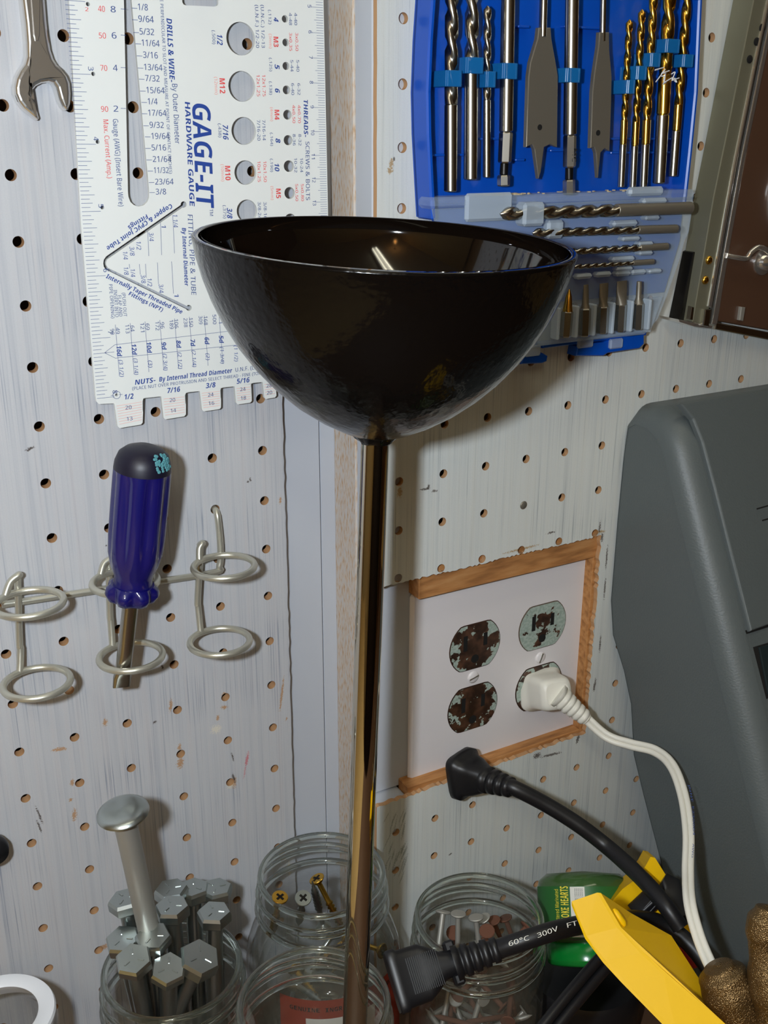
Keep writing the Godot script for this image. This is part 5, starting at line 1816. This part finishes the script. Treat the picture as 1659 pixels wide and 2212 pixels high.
	for q in [["60°C", 1100, 2044, 1144, 2030], ["300V", 1162, 2026, 1206, 2010], ["FT", 1226, 2004, 1248, 1998]]:
		var m0 := at_depth(q[1], q[2], 18.16 if q[0] != "FT" else 18.36)
		var m1 := at_depth(q[3], q[4], 18.18 if q[0] != "FT" else 18.45)
		letter(s, q[0], m0, m1, 0.075, view, "plain", 0.1)
	one(s, M.label_paper, "print", cab)
	# black twin cord slanting down between the jars
	var t := thing("black_twin_cord", "thin black twin cord slanting down under the yellow plastic arm", "cord", at_depth(1180, 2240, 18.0))
	zip_cord([at_depth(1330, 2050, 19.2), at_depth(1285, 2100, 18.9), at_depth(1230, 2165, 18.5), at_depth(1170, 2240, 18.1), at_depth(1100, 2330, 17.8)], 0.10, 0.10, M.black_rubber, "conductor", t)

func build_yellow() -> void:
	# yellow plastic strip: an arm in front, a body behind with two black plugs in it
	var root := thing("yellow_power_strip", "bright yellow plastic power strip with arm and black plugs in it", "power strip", at_depth(1480, 2300, 18.0))
	var near := [[1298, 1929, 17.9], [1342, 2004, 17.7], [1392, 2058, 17.5], [1440, 2102, 17.3], [1570, 2215, 16.9], [1660, 2330, 16.4], [1710, 2330, 17.6], [1572, 2210, 18.0], [1503, 2117, 18.6], [1450, 2021, 18.9], [1364, 1973, 18.6]]
	var rings := []
	for e in [[0.0, 0.0], [0.08, 0.015], [0.9, 0.02], [1.0, -0.015]]:
		var ring := []
		var mid := Vector2.ZERO
		for q in near:
			mid += Vector2(q[0], q[1]) / near.size()
		for q in near:
			var k: float = clampf((q[1] - 1930.0) / 280.0, 0.0, 1.3)
			var sh: Vector2 = Vector2(lerpf(-66, -120, k), lerpf(24, 16, k)) * e[0]
			var grow: Vector2 = (Vector2(q[0], q[1]) - mid) * (e[1] if k < 1.0 else 0.0)
			ring.append(at_depth(q[0] + sh.x + grow.x, q[1] + sh.y + grow.y, q[2] + 0.05 * e[0]))
		rings.append(ring)
	var s := Shape.new()
	s.solid(rings)
	one(s, M.yellow_plastic, "arm", root)
	s = Shape.new()
	body(s, [[at_depth(1326, 1964, 17.95), 0.03, 0.03, 2.0], [at_depth(1329, 1970, 17.92), 0.06, 0.06, 2.0], [at_depth(1346, 1994, 17.86), 0.06, 0.06, 2.0], [at_depth(1350, 1999, 17.86), 0.03, 0.03, 2.0]])
	one(s, M.yellow_plastic, "rib", root)
	var far := [[1318, 1952], [1345, 1920], [1378, 1896], [1396, 1868], [1405, 1851], [1415, 1853], [1440, 1893], [1466, 1938], [1493, 1999], [1520, 2060], [1448, 2009], [1364, 1975]]
	rings = []
	for e in [[0.0, 0.0], [0.12, 0.02], [1.0, 0.04]]:
		var ring := []
		for q in far:
			ring.append(at_depth(q[0] - 16.0 * e[0], q[1] - 14.0 * e[0], 21.3 + 1.1 * e[0]))
		rings.append(ring)
	s = Shape.new()
	s.solid(rings)
	one(s, M.yellow_plastic, "strip_body", root)
	# red switch and the two black plugs
	s = Shape.new()
	body(s, [[at_depth(1478, 2045, 21.15), 0.10, 0.12, 3.0], [at_depth(1502, 2086, 21.1), 0.10, 0.12, 3.0]])
	var red := paint("red_switch", Color8(170, 18, 12), 0.35)
	one(s, red, "switch", root)
	var pl := thing("black_plug", "small black ribbed plug seated in the yellow strip", "plug", at_depth(1390, 1985, 19.7))
	s = Shape.new()
	body(s, [[at_depth(1372, 1974, 21.1), 0.20, 0.14, 5.0], [at_depth(1408, 1940, 21.1), 0.20, 0.14, 5.0]])
	one(s, M.black_rubber, "shell", pl)
	for k in 3:
		s = Shape.new()
		body(s, [[at_depth(1388 + k * 6, 1966 + k * 4, 20.93), 0.03, 0.03, 2.0], [at_depth(1406 + k * 6, 1946 + k * 4, 20.93), 0.03, 0.03, 2.0]])
		one(s, M.black_rubber, "rib", pl)
	pl = thing("black_plug", "large black stepped plug seated in the yellow strip under the thick cord", "plug", at_depth(1450, 1960, 19.5))
	s = Shape.new()
	body(s, [[at_depth(1430, 1902, 21.1), 0.16, 0.14, 4.0], [at_depth(1444, 1912, 21.05), 0.24, 0.17, 4.0], [at_depth(1450, 1940, 20.95), 0.25, 0.2, 4.0], [at_depth(1462, 1965, 20.7), 0.22, 0.2, 3.0], [at_depth(1474, 1990, 20.5), 0.2, 0.2, 2.5]])
	one(s, M.black_rubber, "shell", pl)
	# bronze glittering stems at the right edge
	rng.seed = 5
	for q in [[[[1549, 2082, 0.05], [1552, 2088, 0.26], [1560, 2106, 0.41], [1576, 2140, 0.47], [1592, 2175, 0.45], [1608, 2215, 0.42], [1625, 2260, 0.36], [1640, 2320, 0.34]], 17.4, "bronze glitter coated stem with rounded tip under the white cord's end"], [[[1660, 1955, 0.05], [1659, 1962, 0.20], [1657, 1985, 0.31], [1654, 2015, 0.32], [1652, 2045, 0.26], [1655, 2062, 0.27], [1662, 2100, 0.35], [1668, 2140, 0.38], [1674, 2180, 0.34], [1680, 2240, 0.34]], 17.0, "bronze glitter coated stem with a waist behind the shorter one"]]:
		var rows := []
		for e in q[0]:
			rows.append([at_depth(e[0], e[1], q[1]), e[2]])
		s = Shape.new()
		var path := []
		var rad := []
		for i in rows.size() - 1:
			for k in 6:
				var f := k / 6.0
				path.append(rows[i][0].lerp(rows[i + 1][0], f))
				rad.append(lerpf(rows[i][1], rows[i + 1][1], smoothstep(0.0, 1.0, f)))
		s.tube(path, rad, 40)
		tag(one(s, M.bronze_glitter, "glitter_stem"), q[2], "ornament", "bronze glitter stems")

# ---- jars and what they hold ----------------------------------------------------------------
func jar(called: String, label: String, c: Vector3, mouth: float, wide: float, group := "") -> Node3D:
	# c: middle of the mouth; the jar stands on the bench
	var h := c.y - BENCH
	var o := Vector3(c.x, BENCH, c.z)
	var t := thing(called, label, "jar", o, group)
	var s := Shape.new()
	var m := mouth
	var prof := [[0.02, 0.06], [wide * 0.80, 0.02], [wide * 0.92, 0.03], [wide, 0.16], [wide, h - 1.95], [wide * 0.985, h - 1.7], [wide * 0.93, h - 1.42], [m + 0.06, h - 1.12], [m + 0.0, h - 0.98], [m - 0.02, h - 0.9], [m - 0.02, h - 0.10],
		[m - 0.02, h - 0.04], [m - 0.05, h], [m - 0.11, h], [m - 0.13, h - 0.05], [m - 0.13, h - 0.95], [m - 0.08, h - 1.14], [wide * 0.93 - 0.12, h - 1.46], [wide - 0.12, h - 1.74], [wide - 0.12, 0.3], [wide * 0.8, 0.18], [0.02, 0.2]]
	s.lathe(prof, o, Basis(), 64)
	one(s, M.jar_glass, "glass_wall", t)
	s = Shape.new()
	s.hoop(o + Vector3(0, h - 0.02, 0), Vector3(1, 0, 0), Vector3(0, 0, 1), m - 0.075, 0.062, 72, 12)
	one(s, M.jar_rim_glass, "rim", t)
	# screw thread: two turns started on opposite sides, and the bead under it
	for k in 2:
		s = Shape.new()
		var path := []
		var rad := []
		for i in 41:
			var a := TAU * (i / 40.0) * 0.85 + k * PI + 0.4
			path.append(o + Vector3(cos(a) * (m - 0.005), h - 0.22 - 0.26 * i / 40.0, sin(a) * (m - 0.005)))
			rad.append(0.045 * clampf(minf(i, 40 - i) / 4.0, 0.1, 1.0))
		s.tube(path, rad, 8)
		one(s, M.jar_rim_glass, "thread", t)
	s = Shape.new()
	s.hoop(o + Vector3(0, h - 0.74, 0), Vector3(1, 0, 0), Vector3(0, 0, 1), m + 0.0, 0.065, 72, 10)
	one(s, M.jar_rim_glass, "bead", t)
	return t

func hex_bolt(head: Vector3, toe: Vector3, af: float, label: String) -> void:
	var f := frame(head - toe)
	var l := head.distance_to(toe)
	var t := thing("hex_bolt", label, "bolt", toe, "zinc hex bolts in the jar")
	var s := Shape.new()
	var spin := rng.randf() * 1.0
	var hh := af * 0.42
	var rings := []
	for q in [[0.93, 0.0], [1.0, 0.03], [1.0, hh - 0.06], [0.90, hh]]:
		var ring := []
		for k in 6:
			var a := TAU * k / 6.0 + spin
			ring.append(toe + f.y * (l + q[1]) + (f.x * cos(a) + f.z * sin(a)) * (af * 0.577 * q[0]))
		rings.append(ring)
	for i in 3:
		for k in 6:
			s.flat()
			s.face([rings[i][k], rings[i][(k + 1) % 6], rings[i + 1][(k + 1) % 6], rings[i + 1][k]], toe + f.y * (l + hh / 2.0))
	s.face(rings[3], toe)
	s.face(rings[0], toe + f.y * (l + hh))
	var hd := one(s, M.zinc, "head", t)
	s = Shape.new()   # raised grade marks
	for k in 3:
		var a := TAU * k / 3.0 + spin
		var d := f.x * cos(a) + f.z * sin(a)
		s.box(toe + f.y * (l + hh + 0.005) + d * (af * 0.24), Vector3(af * 0.2, 0.016, 0.03), Basis(d, f.y, d.cross(f.y)), 0.004)
	one(s, M.zinc, "grade_mark", hd)
	s = Shape.new()
	var prof := [[0.10, 0.0], [0.15, 0.06]]
	var y := 0.08
	while y < l * 0.35:
		prof.append([0.155, y])
		prof.append([0.13, y + 0.028])
		y += 0.056
	prof.append([0.158, y])
	prof.append([0.158, l])
	s.lathe(prof, toe, f, 16)
	one(s, M.zinc, "shank", t)

func wood_screw(head: Vector3, toe: Vector3, m: Material, label: String, group: String) -> void:
	var f := frame(head - toe)
	var l := head.distance_to(toe)
	var t := thing("wood_screw", label, "screw", toe, group)
	var s := Shape.new()
	var prof := [[0.004, 0.0]]
	var n := int(l * 0.62 / 0.09)
	for i in n:
		var y := 0.03 + 0.09 * i
		var k := clampf(y / 0.25, 0.25, 1.0)
		prof.append([0.045 * k, y])
		prof.append([0.082 * k, y + 0.045])
	prof.append([0.055, 0.03 + 0.09 * n])
	prof.append([0.055, l - 0.12])
	s.lathe(prof, toe, f, 12)
	one(s, m, "shank", t)
	s = Shape.new()
	s.lathe([[0.055, l - 0.13], [0.155, l - 0.02], [0.16, l], [0.15, l + 0.012], [0.0, l + 0.014]], toe, f, 22, [2, 3])
	var hd := one(s, m, "head", t)
	s = Shape.new()
	for k in 2:
		s.box(toe + f.y * (l + 0.014), Vector3(0.17, 0.012, 0.045), f * Basis(Vector3(0, 1, 0), k * PI / 2.0 + 0.4))
	one(s, M.black_oxide, "cross_recess", hd)

func nail(head: Vector3, toe: Vector3, m: Material, label: String, group: String) -> void:
	var f := frame(head - toe)
	var l := head.distance_to(toe)
	var t := thing("nail", label, "nail", toe, group)
	var s := Shape.new()
	s.lathe([[0.002, 0.0], [0.05, 0.12], [0.055, 0.2], [0.055, l]], toe, f, 10)
	one(s, m, "shank", t)
	s = Shape.new()
	s.lathe([[0.06, l - 0.01], [0.15, l + 0.0], [0.155, l + 0.02], [0.14, l + 0.035], [0.0, l + 0.04]], toe, f, 16, [2, 3])
	one(s, m, "head", t)

func build_jars() -> void:
	rng.seed = 77
	# bolts
	var c := at_depth(372, 2088, 19.2)
	jar("glass_jar", "clear glass jar full of zinc hex bolts", c, 1.30, 1.50)
	var k := 0
	for q in [[275, 1962, 1.75, "hex bolt leaning against the jar's rim beside the carriage bolt"], [371, 1940, 1.45, "hex bolt standing behind the carriage bolt shank near the pegboard"], [418, 1938, 1.45, "hex bolt standing tall between two others against the pegboard"], [467, 1938, 1.6, "hex bolt standing tallest at the right of the jar by the pegboard"], [373, 1978, 2.2, "hex bolt with its threaded end down right beside the carriage bolt"], [463, 1990, 2.3, "hex bolt standing at the jar's right wall with a bright shank"], [268, 2034, 2.2, "hex bolt sunk low at the jar's left wall"], [331, 2027, 2.6, "hex bolt standing before the carriage bolt's foot"], [290, 2074, 3.0, "hex bolt at the front left of the jar with a shiny lower facet"], [363, 2094, 3.1, "hex bolt in the front middle of the jar, lowest head"], [424, 2086, 3.1, "hex bolt tipped over at the front right with a bright facet"]]:
		var head := on_z(q[0], q[1], q[2])
		var toe := Vector3(lerpf(c.x, head.x, 0.75), BENCH + 0.3, lerpf(c.z, head.z, 0.7))
		if k in [6, 7, 8, 9]:
			head.y -= 0.12
			toe = Vector3(c.x + (head.x - c.x) * 0.3, BENCH + 0.3, c.z - 0.7)
		if k == 10:
			toe = Vector3(c.x - 0.6, -11.6, c.z - 0.4)
		if k == 0:
			toe = Vector3(c.x - 0.2, BENCH + 0.3, c.z - 0.1)
		hex_bolt(head, toe, 0.56 if k < 10 else 0.66, q[3])
		k += 1
	# carriage bolt
	var h := on_z(266, 1756, 2.5)
	var t0 := on_z(322, 2010, 2.35)
	var toe := t0 + (t0 - h).normalized() * 2.9
	toe.y = maxf(toe.y, BENCH + 0.3)
	var f := frame(h - toe)
	var l := h.distance_to(toe)
	var cb := thing("carriage_bolt", "tall galvanised carriage bolt with domed head standing out of the bolt jar", "bolt", toe)
	var s := Shape.new()
	s.lathe([[0.15, -0.05], [0.37, -0.03], [0.44, 0.0], [0.435, 0.03], [0.35, 0.08], [0.2, 0.11], [0.0, 0.12]], toe + f.y * l, f, 40, [2])
	one(s, M.zinc, "domed_head", cb)
	s = Shape.new()
	s.lathe([[0.17, 0.0], [0.195, 0.05], [0.195, l]], toe, f, 24)
	one(s, M.galvanised, "shank", cb)
	# screws at the back
	c = at_depth(695, 1885, 20.9)
	var j := jar("glass_jar", "clear glass jar of wood screws with a red paper label", c, 1.30, 1.58)
	var named := [[on_z(684, 1898, 1.95), Vector3(0.45, -1.3, 0.35), M.titanium_gold, "yellow zinc wood screw standing head up in the screw jar"], [on_z(655, 1940, 2.65), Vector3(0.15, -1.2, -0.6), M.zinc, "bright flat headed wood screw facing out of the screw jar"], [on_z(605, 1938, 2.3), Vector3(-0.1, -1.2, -0.3), M.titanium_gold, "yellow zinc wood screw lying at the wall of the screw jar"]]
	for q in named:
		wood_screw(q[0], q[0] + q[1], q[2], q[3], "wood screws in the jar")
	var up_side := on_z(674, 1902, 2.2)
	wood_screw(up_side + Vector3(0.28, -1.35, -0.1), up_side, M.zinc, "bright wood screw standing point up in the screw jar", "wood screws in the jar")
	for i in 26:
		var a := rng.randf() * TAU
		var rr := sqrt(rng.randf()) * 1.0
		var p := Vector3(c.x + cos(a) * rr, rng.randf_range(BENCH + 0.5, c.y - 1.75), c.z + sin(a) * rr)
		var d := Vector3(rng.randf_range(-1, 1), rng.randf_range(-0.5, 0.5), rng.randf_range(-1, 1)).normalized() * 0.5
		var e := p + d
		if Vector2(e.x - c.x, e.z - c.z).length() < 1.25 and Vector2((p - d).x - c.x, (p - d).z - c.z).length() < 1.25:
			wood_screw(p + d, p - d, M.zinc if i % 3 else M.titanium_gold, "wood screw lying in the heap inside the screw jar", "heaped wood screws in the jar")
	s = Shape.new()   # label round the front of the screw jar
	s.fresh()
	var hj := Vector3(c.x, 0, c.z)
	for i in 24:
		var a0 := 0.55 + i * 0.085
		var a1 := a0 + 0.085
		s.quad(hj + Vector3(cos(a0) * 1.59, -12.4, sin(a0) * 1.59), hj + Vector3(cos(a0) * 1.59, -10.0, sin(a0) * 1.59), hj + Vector3(cos(a1) * 1.59, -10.0, sin(a1) * 1.59), hj + Vector3(cos(a1) * 1.59, -12.4, sin(a1) * 1.59))
	var lab := one(s, M.label_red, "paper_label", j)
	s = Shape.new()
	var line := func(text: String, y: float, a_start: float, step: float, cap: float) -> void:
		# letters set one by one round the jar, reading clockwise seen from above
		for i in text.length():
			if text[i] == " ":
				continue
			var a := a_start - i * step
			var p := hj + Vector3(cos(a) * 1.60, y, sin(a) * 1.60)
			var dir := Vector3(sin(a), 0, -cos(a))
			letter(s, text[i], p, p + dir * (step * 1.25), cap, Vector3(cos(a), 0, sin(a)), "bold")
	line.call("GENUINE INGREDIENTS, TRADITIONAL", -10.28, 2.45, 0.055, 0.10)
	one(s, M.ink_black, "print", lab)
	s = Shape.new()
	line.call("ional ingre", -10.55, 1.25, 0.055, 0.09)
	line.call("from the Ra", -10.78, 1.25, 0.055, 0.09)
	one(s, M.label_paper, "print", lab)
	s = Shape.new()
	s.fresh()
	for i in 9:
		var a0 := 1.35 + i * 0.1
		var a1 := a0 + 0.1
		s.quad(hj + Vector3(cos(a0) * 1.60, -11.6, sin(a0) * 1.60), hj + Vector3(cos(a0) * 1.60, -10.45, sin(a0) * 1.60), hj + Vector3(cos(a1) * 1.60, -10.45, sin(a1) * 1.60), hj + Vector3(cos(a1) * 1.60, -11.6, sin(a1) * 1.60))
	one(s, M.label_paper, "blank_patch", lab)
	# the jar in front, in which the rod stands
	c = at_depth(678, 2166, 17.5)
	jar("glass_jar", "empty clear glass jar in which the chrome rod stands", c, 1.31, 1.50)
	# nails at the right
	c = at_depth(1035, 1978, 20.9)
	jar("glass_jar", "clear glass jar of rusty and galvanised nails beside the pegboard", c, 1.31, 1.38)
	for q in [[957, 1972, 3.6, -0.5, -1.1, 0.5, 1, "galvanised roofing nail leaning on the nail jar's left wall"], [990, 1976, 3.8, -0.15, -1.2, 0.25, 1, "galvanised nail with a wide pale head standing in the nail jar"], [1028, 1984, 4.0, 0.0, -1.1, 0.3, 1, "galvanised nail with bent tip in the middle of the nail jar"], [1045, 1985, 3.6, 0.4, -0.9, 0.3, 1, "pale galvanised nail leaning right in the nail jar"], [1066, 1990, 3.4, 0.3, -1.0, 0.2, 0, "rusty nail with round head at the back of the nail jar"], [1092, 1985, 3.2, 0.2, -1.0, 0.4, 0, "rusty nail standing at the back wall of the nail jar"], [1136, 2004, 4.3, -0.9, -0.45, 0.1, 0, "orange rusty nail lying across the right of the nail jar"], [1052, 2012, 4.4, 0.2, -0.8, -0.2, 0, "brown rusty nail head low in the middle of the nail jar"]]:
		var p := on_z(q[0], q[1], q[2])
		nail(p, p + Vector3(q[3], q[4], q[5]), M.galvanised if q[6] else M.rust, q[7], "standing nails in the jar")
	for i in 60:
		var a := rng.randf() * TAU
		var rr := sqrt(rng.randf()) * 1.0
		var p := Vector3(c.x + cos(a) * rr, rng.randf_range(BENCH + 0.4, c.y - 1.15), c.z + sin(a) * rr)
		var d := Vector3(rng.randf_range(-1, 1), rng.randf_range(-0.45, 0.45), rng.randf_range(-1, 1)).normalized() * 0.55
		if Vector2((p + d).x - c.x, (p + d).z - c.z).length() < 1.22 and Vector2((p - d).x - c.x, (p - d).z - c.z).length() < 1.22:
			var rusty := i % 5 < 3
			nail(p + d, p - d, M.rust if rusty else M.galvanised, "rusty brown nail lying in the heap inside the nail jar" if rusty else "grey galvanised nail lying in the heap inside the nail jar", "rusty nails heaped in the jar" if rusty else "grey nails heaped in the jar")
	# small jar with a white ring lid at the left
	c = at_depth(-4, 2192, 18.0)
	var o := Vector3(c.x, BENCH, c.z)
	var hh := c.y - BENCH
	var w := thing("small_jar", "small glass jar with a white plastic ring lid holding rusty screws", "jar", o)
	s = Shape.new()
	s.lathe([[0.02, 0.06], [0.8, 0.02], [0.9, 0.1], [0.9, hh - 0.3], [0.82, hh - 0.2], [0.82, hh - 0.02], [0.74, hh - 0.02], [0.74, hh - 0.3], [0.82, hh - 0.4], [0.82, 0.2], [0.02, 0.2]], o, Basis(), 48)
	one(s, M.jar_glass, "glass_wall", w)
	s = Shape.new()
	s.lathe([[0.66, hh - 0.03], [0.90, hh - 0.4], [0.945, hh - 0.38], [0.955, hh - 0.05], [0.93, hh], [0.70, hh + 0.01], [0.66, hh - 0.03]], o, Basis(), 64, [1, 3, 4], false)
	one(s, M.lid_white, "ring_lid", w)
	for q in [[-0.1, 0.15, 0.5], [0.25, -0.1, 2.2], [-0.3, -0.2, 1.2], [0.1, 0.35, 3.4]]:
		var p := o + Vector3(q[0], hh - 0.75, q[1])
		nail(p + Vector3(cos(q[2]) * 0.3, 0.25, sin(q[2]) * 0.3), p - Vector3(cos(q[2]) * 0.35, 0.5, sin(q[2]) * 0.35), M.rust, "rusty nail inside the small jar with the white ring lid", "rusty nails in the small jar")
	# artichoke jar leaning back, lid down, on a flat black tin
	c = at_depth(1270, 2085, 22.0)
	var away := Vector3(AHEAD.x, 0, AHEAD.z).normalized()
	var left := Vector3(0, 1, 0).cross(away)
	var along := (away * cos(0.87) + Vector3(0, 1, 0) * sin(0.87)).normalized()
	var face_up := -away * sin(0.87) + Vector3(0, 1, 0) * cos(0.87)
	var ax := Basis(left, along, left.cross(along))
	o = c
	var dj := thing("black_tin", "flat black tin under the artichoke jar", "tin", Vector3(c.x + 0.5, BENCH, c.z - 0.8))
	s = Shape.new()
	s.lathe([[1.2, 0.0], [1.28, 0.05], [1.28, 1.42], [1.22, 1.52], [0.0, 1.54]], Vector3(c.x + 0.35, BENCH, c.z - 0.5), Basis(), 48, [3])
	one(s, M.black_rubber, "tin_body", dj)
	var ar := thing("food_jar", "artichoke hearts jar with green label and green lid leaning lid down", "jar", c + Vector3(0, -0.55, 0))
	s = Shape.new()
	s.lathe([[0.0, -0.02], [0.76, 0.0], [0.83, 0.04], [0.85, 0.12], [0.85, 0.44], [0.80, 0.48]], o, ax, 56, [3])
	one(s, M.lid_green, "lid", ar)
	s = Shape.new()
	s.lathe([[0.76, 0.42], [0.80, 0.45], [0.92, 0.50], [0.98, 0.58], [1.0, 0.68], [1.0, 1.5], [0.95, 1.68], [0.78, 1.82], [0.0, 1.88]], o, ax, 56)
	var brine := paint("artichoke_green", Color8(62, 92, 50), 0.12)
	one(s, brine, "jar_body", ar).set_meta("label", "dull green filled glass")
	var round_at := func(a: float, y: float, rr: float) -> Vector3: return o + along * y + (face_up * cos(a) + left * sin(a)) * rr
	var wrap := func(a0: float, a1: float, y0: float, y1: float, rr: float, m: Material, called: String, under: Node3D) -> MeshInstance3D:
		var q := Shape.new()
		q.fresh()
		var n := maxi(3, int((a1 - a0) / 0.08))
		for i in n:
			var b0 := lerpf(a0, a1, float(i) / n)
			var b1 := lerpf(a0, a1, float(i + 1) / n)
			q.quad(round_at.call(b0, y0, rr), round_at.call(b0, y1, rr), round_at.call(b1, y1, rr), round_at.call(b1, y0, rr))
		return one(q, m, called, under)
	# words run along the jar
	var gl: MeshInstance3D = wrap.call(-0.9, 1.5, 0.56, 1.56, 1.006, M.label_green, "label", ar)
	wrap.call(0.16, 0.46, 0.58, 1.55, 1.012, M.label_paper, "facts_panel", gl)
	var climb := func(q: Shape, text: String, a: float, y0: float, y1: float, cap: float, kind: String) -> void:
		var nn := face_up * cos(a) + left * sin(a)
		letter(q, text, round_at.call(a, y0, 1.018), round_at.call(a, y1, 1.018), cap, nn, kind)
	s = Shape.new()
	climb.call(s, "ARTICHOKE HEARTS", 0.50, 0.57, 1.56, 0.17, "bold")
	one(s, M.label_yellow, "title_print", gl)
	s = Shape.new()
	climb.call(s, "Quartered Marinated", 0.72, 0.75, 1.5, 0.09, "plain")
	one(s, M.label_yellow, "subtitle_print", gl)
	s = Shape.new()
	climb.call(s, "Nutrition Facts", 0.39, 0.6, 0.95, 0.06, "bold")
	for i in 5:
		climb.call(s, "Serving Size Amount Per Serving Calories", 0.345 - i * 0.036, 0.6, 1.52, 0.024, "plain")
	one(s, M.ink_black, "facts_print", gl)
	# dark knob of a tool hanging at the left edge
	s = Shape.new()
	var kn := on_z(-14, 1836, 0.5)
	s.lathe([[0.10, -0.5], [0.13, 0.0], [0.24, 0.05], [0.27, 0.2], [0.24, 0.34], [0.0, 0.4]], Vector3(kn.x, kn.y, 0.3), Basis(Vector3(1, 0, 0), Vector3(0, 0, 1), Vector3(0, -1, 0)), 28)
	tag(one(s, M.black_rubber, "black_tool_end"), "round black tool end hung in the pegboard left of the bolts", "tool")
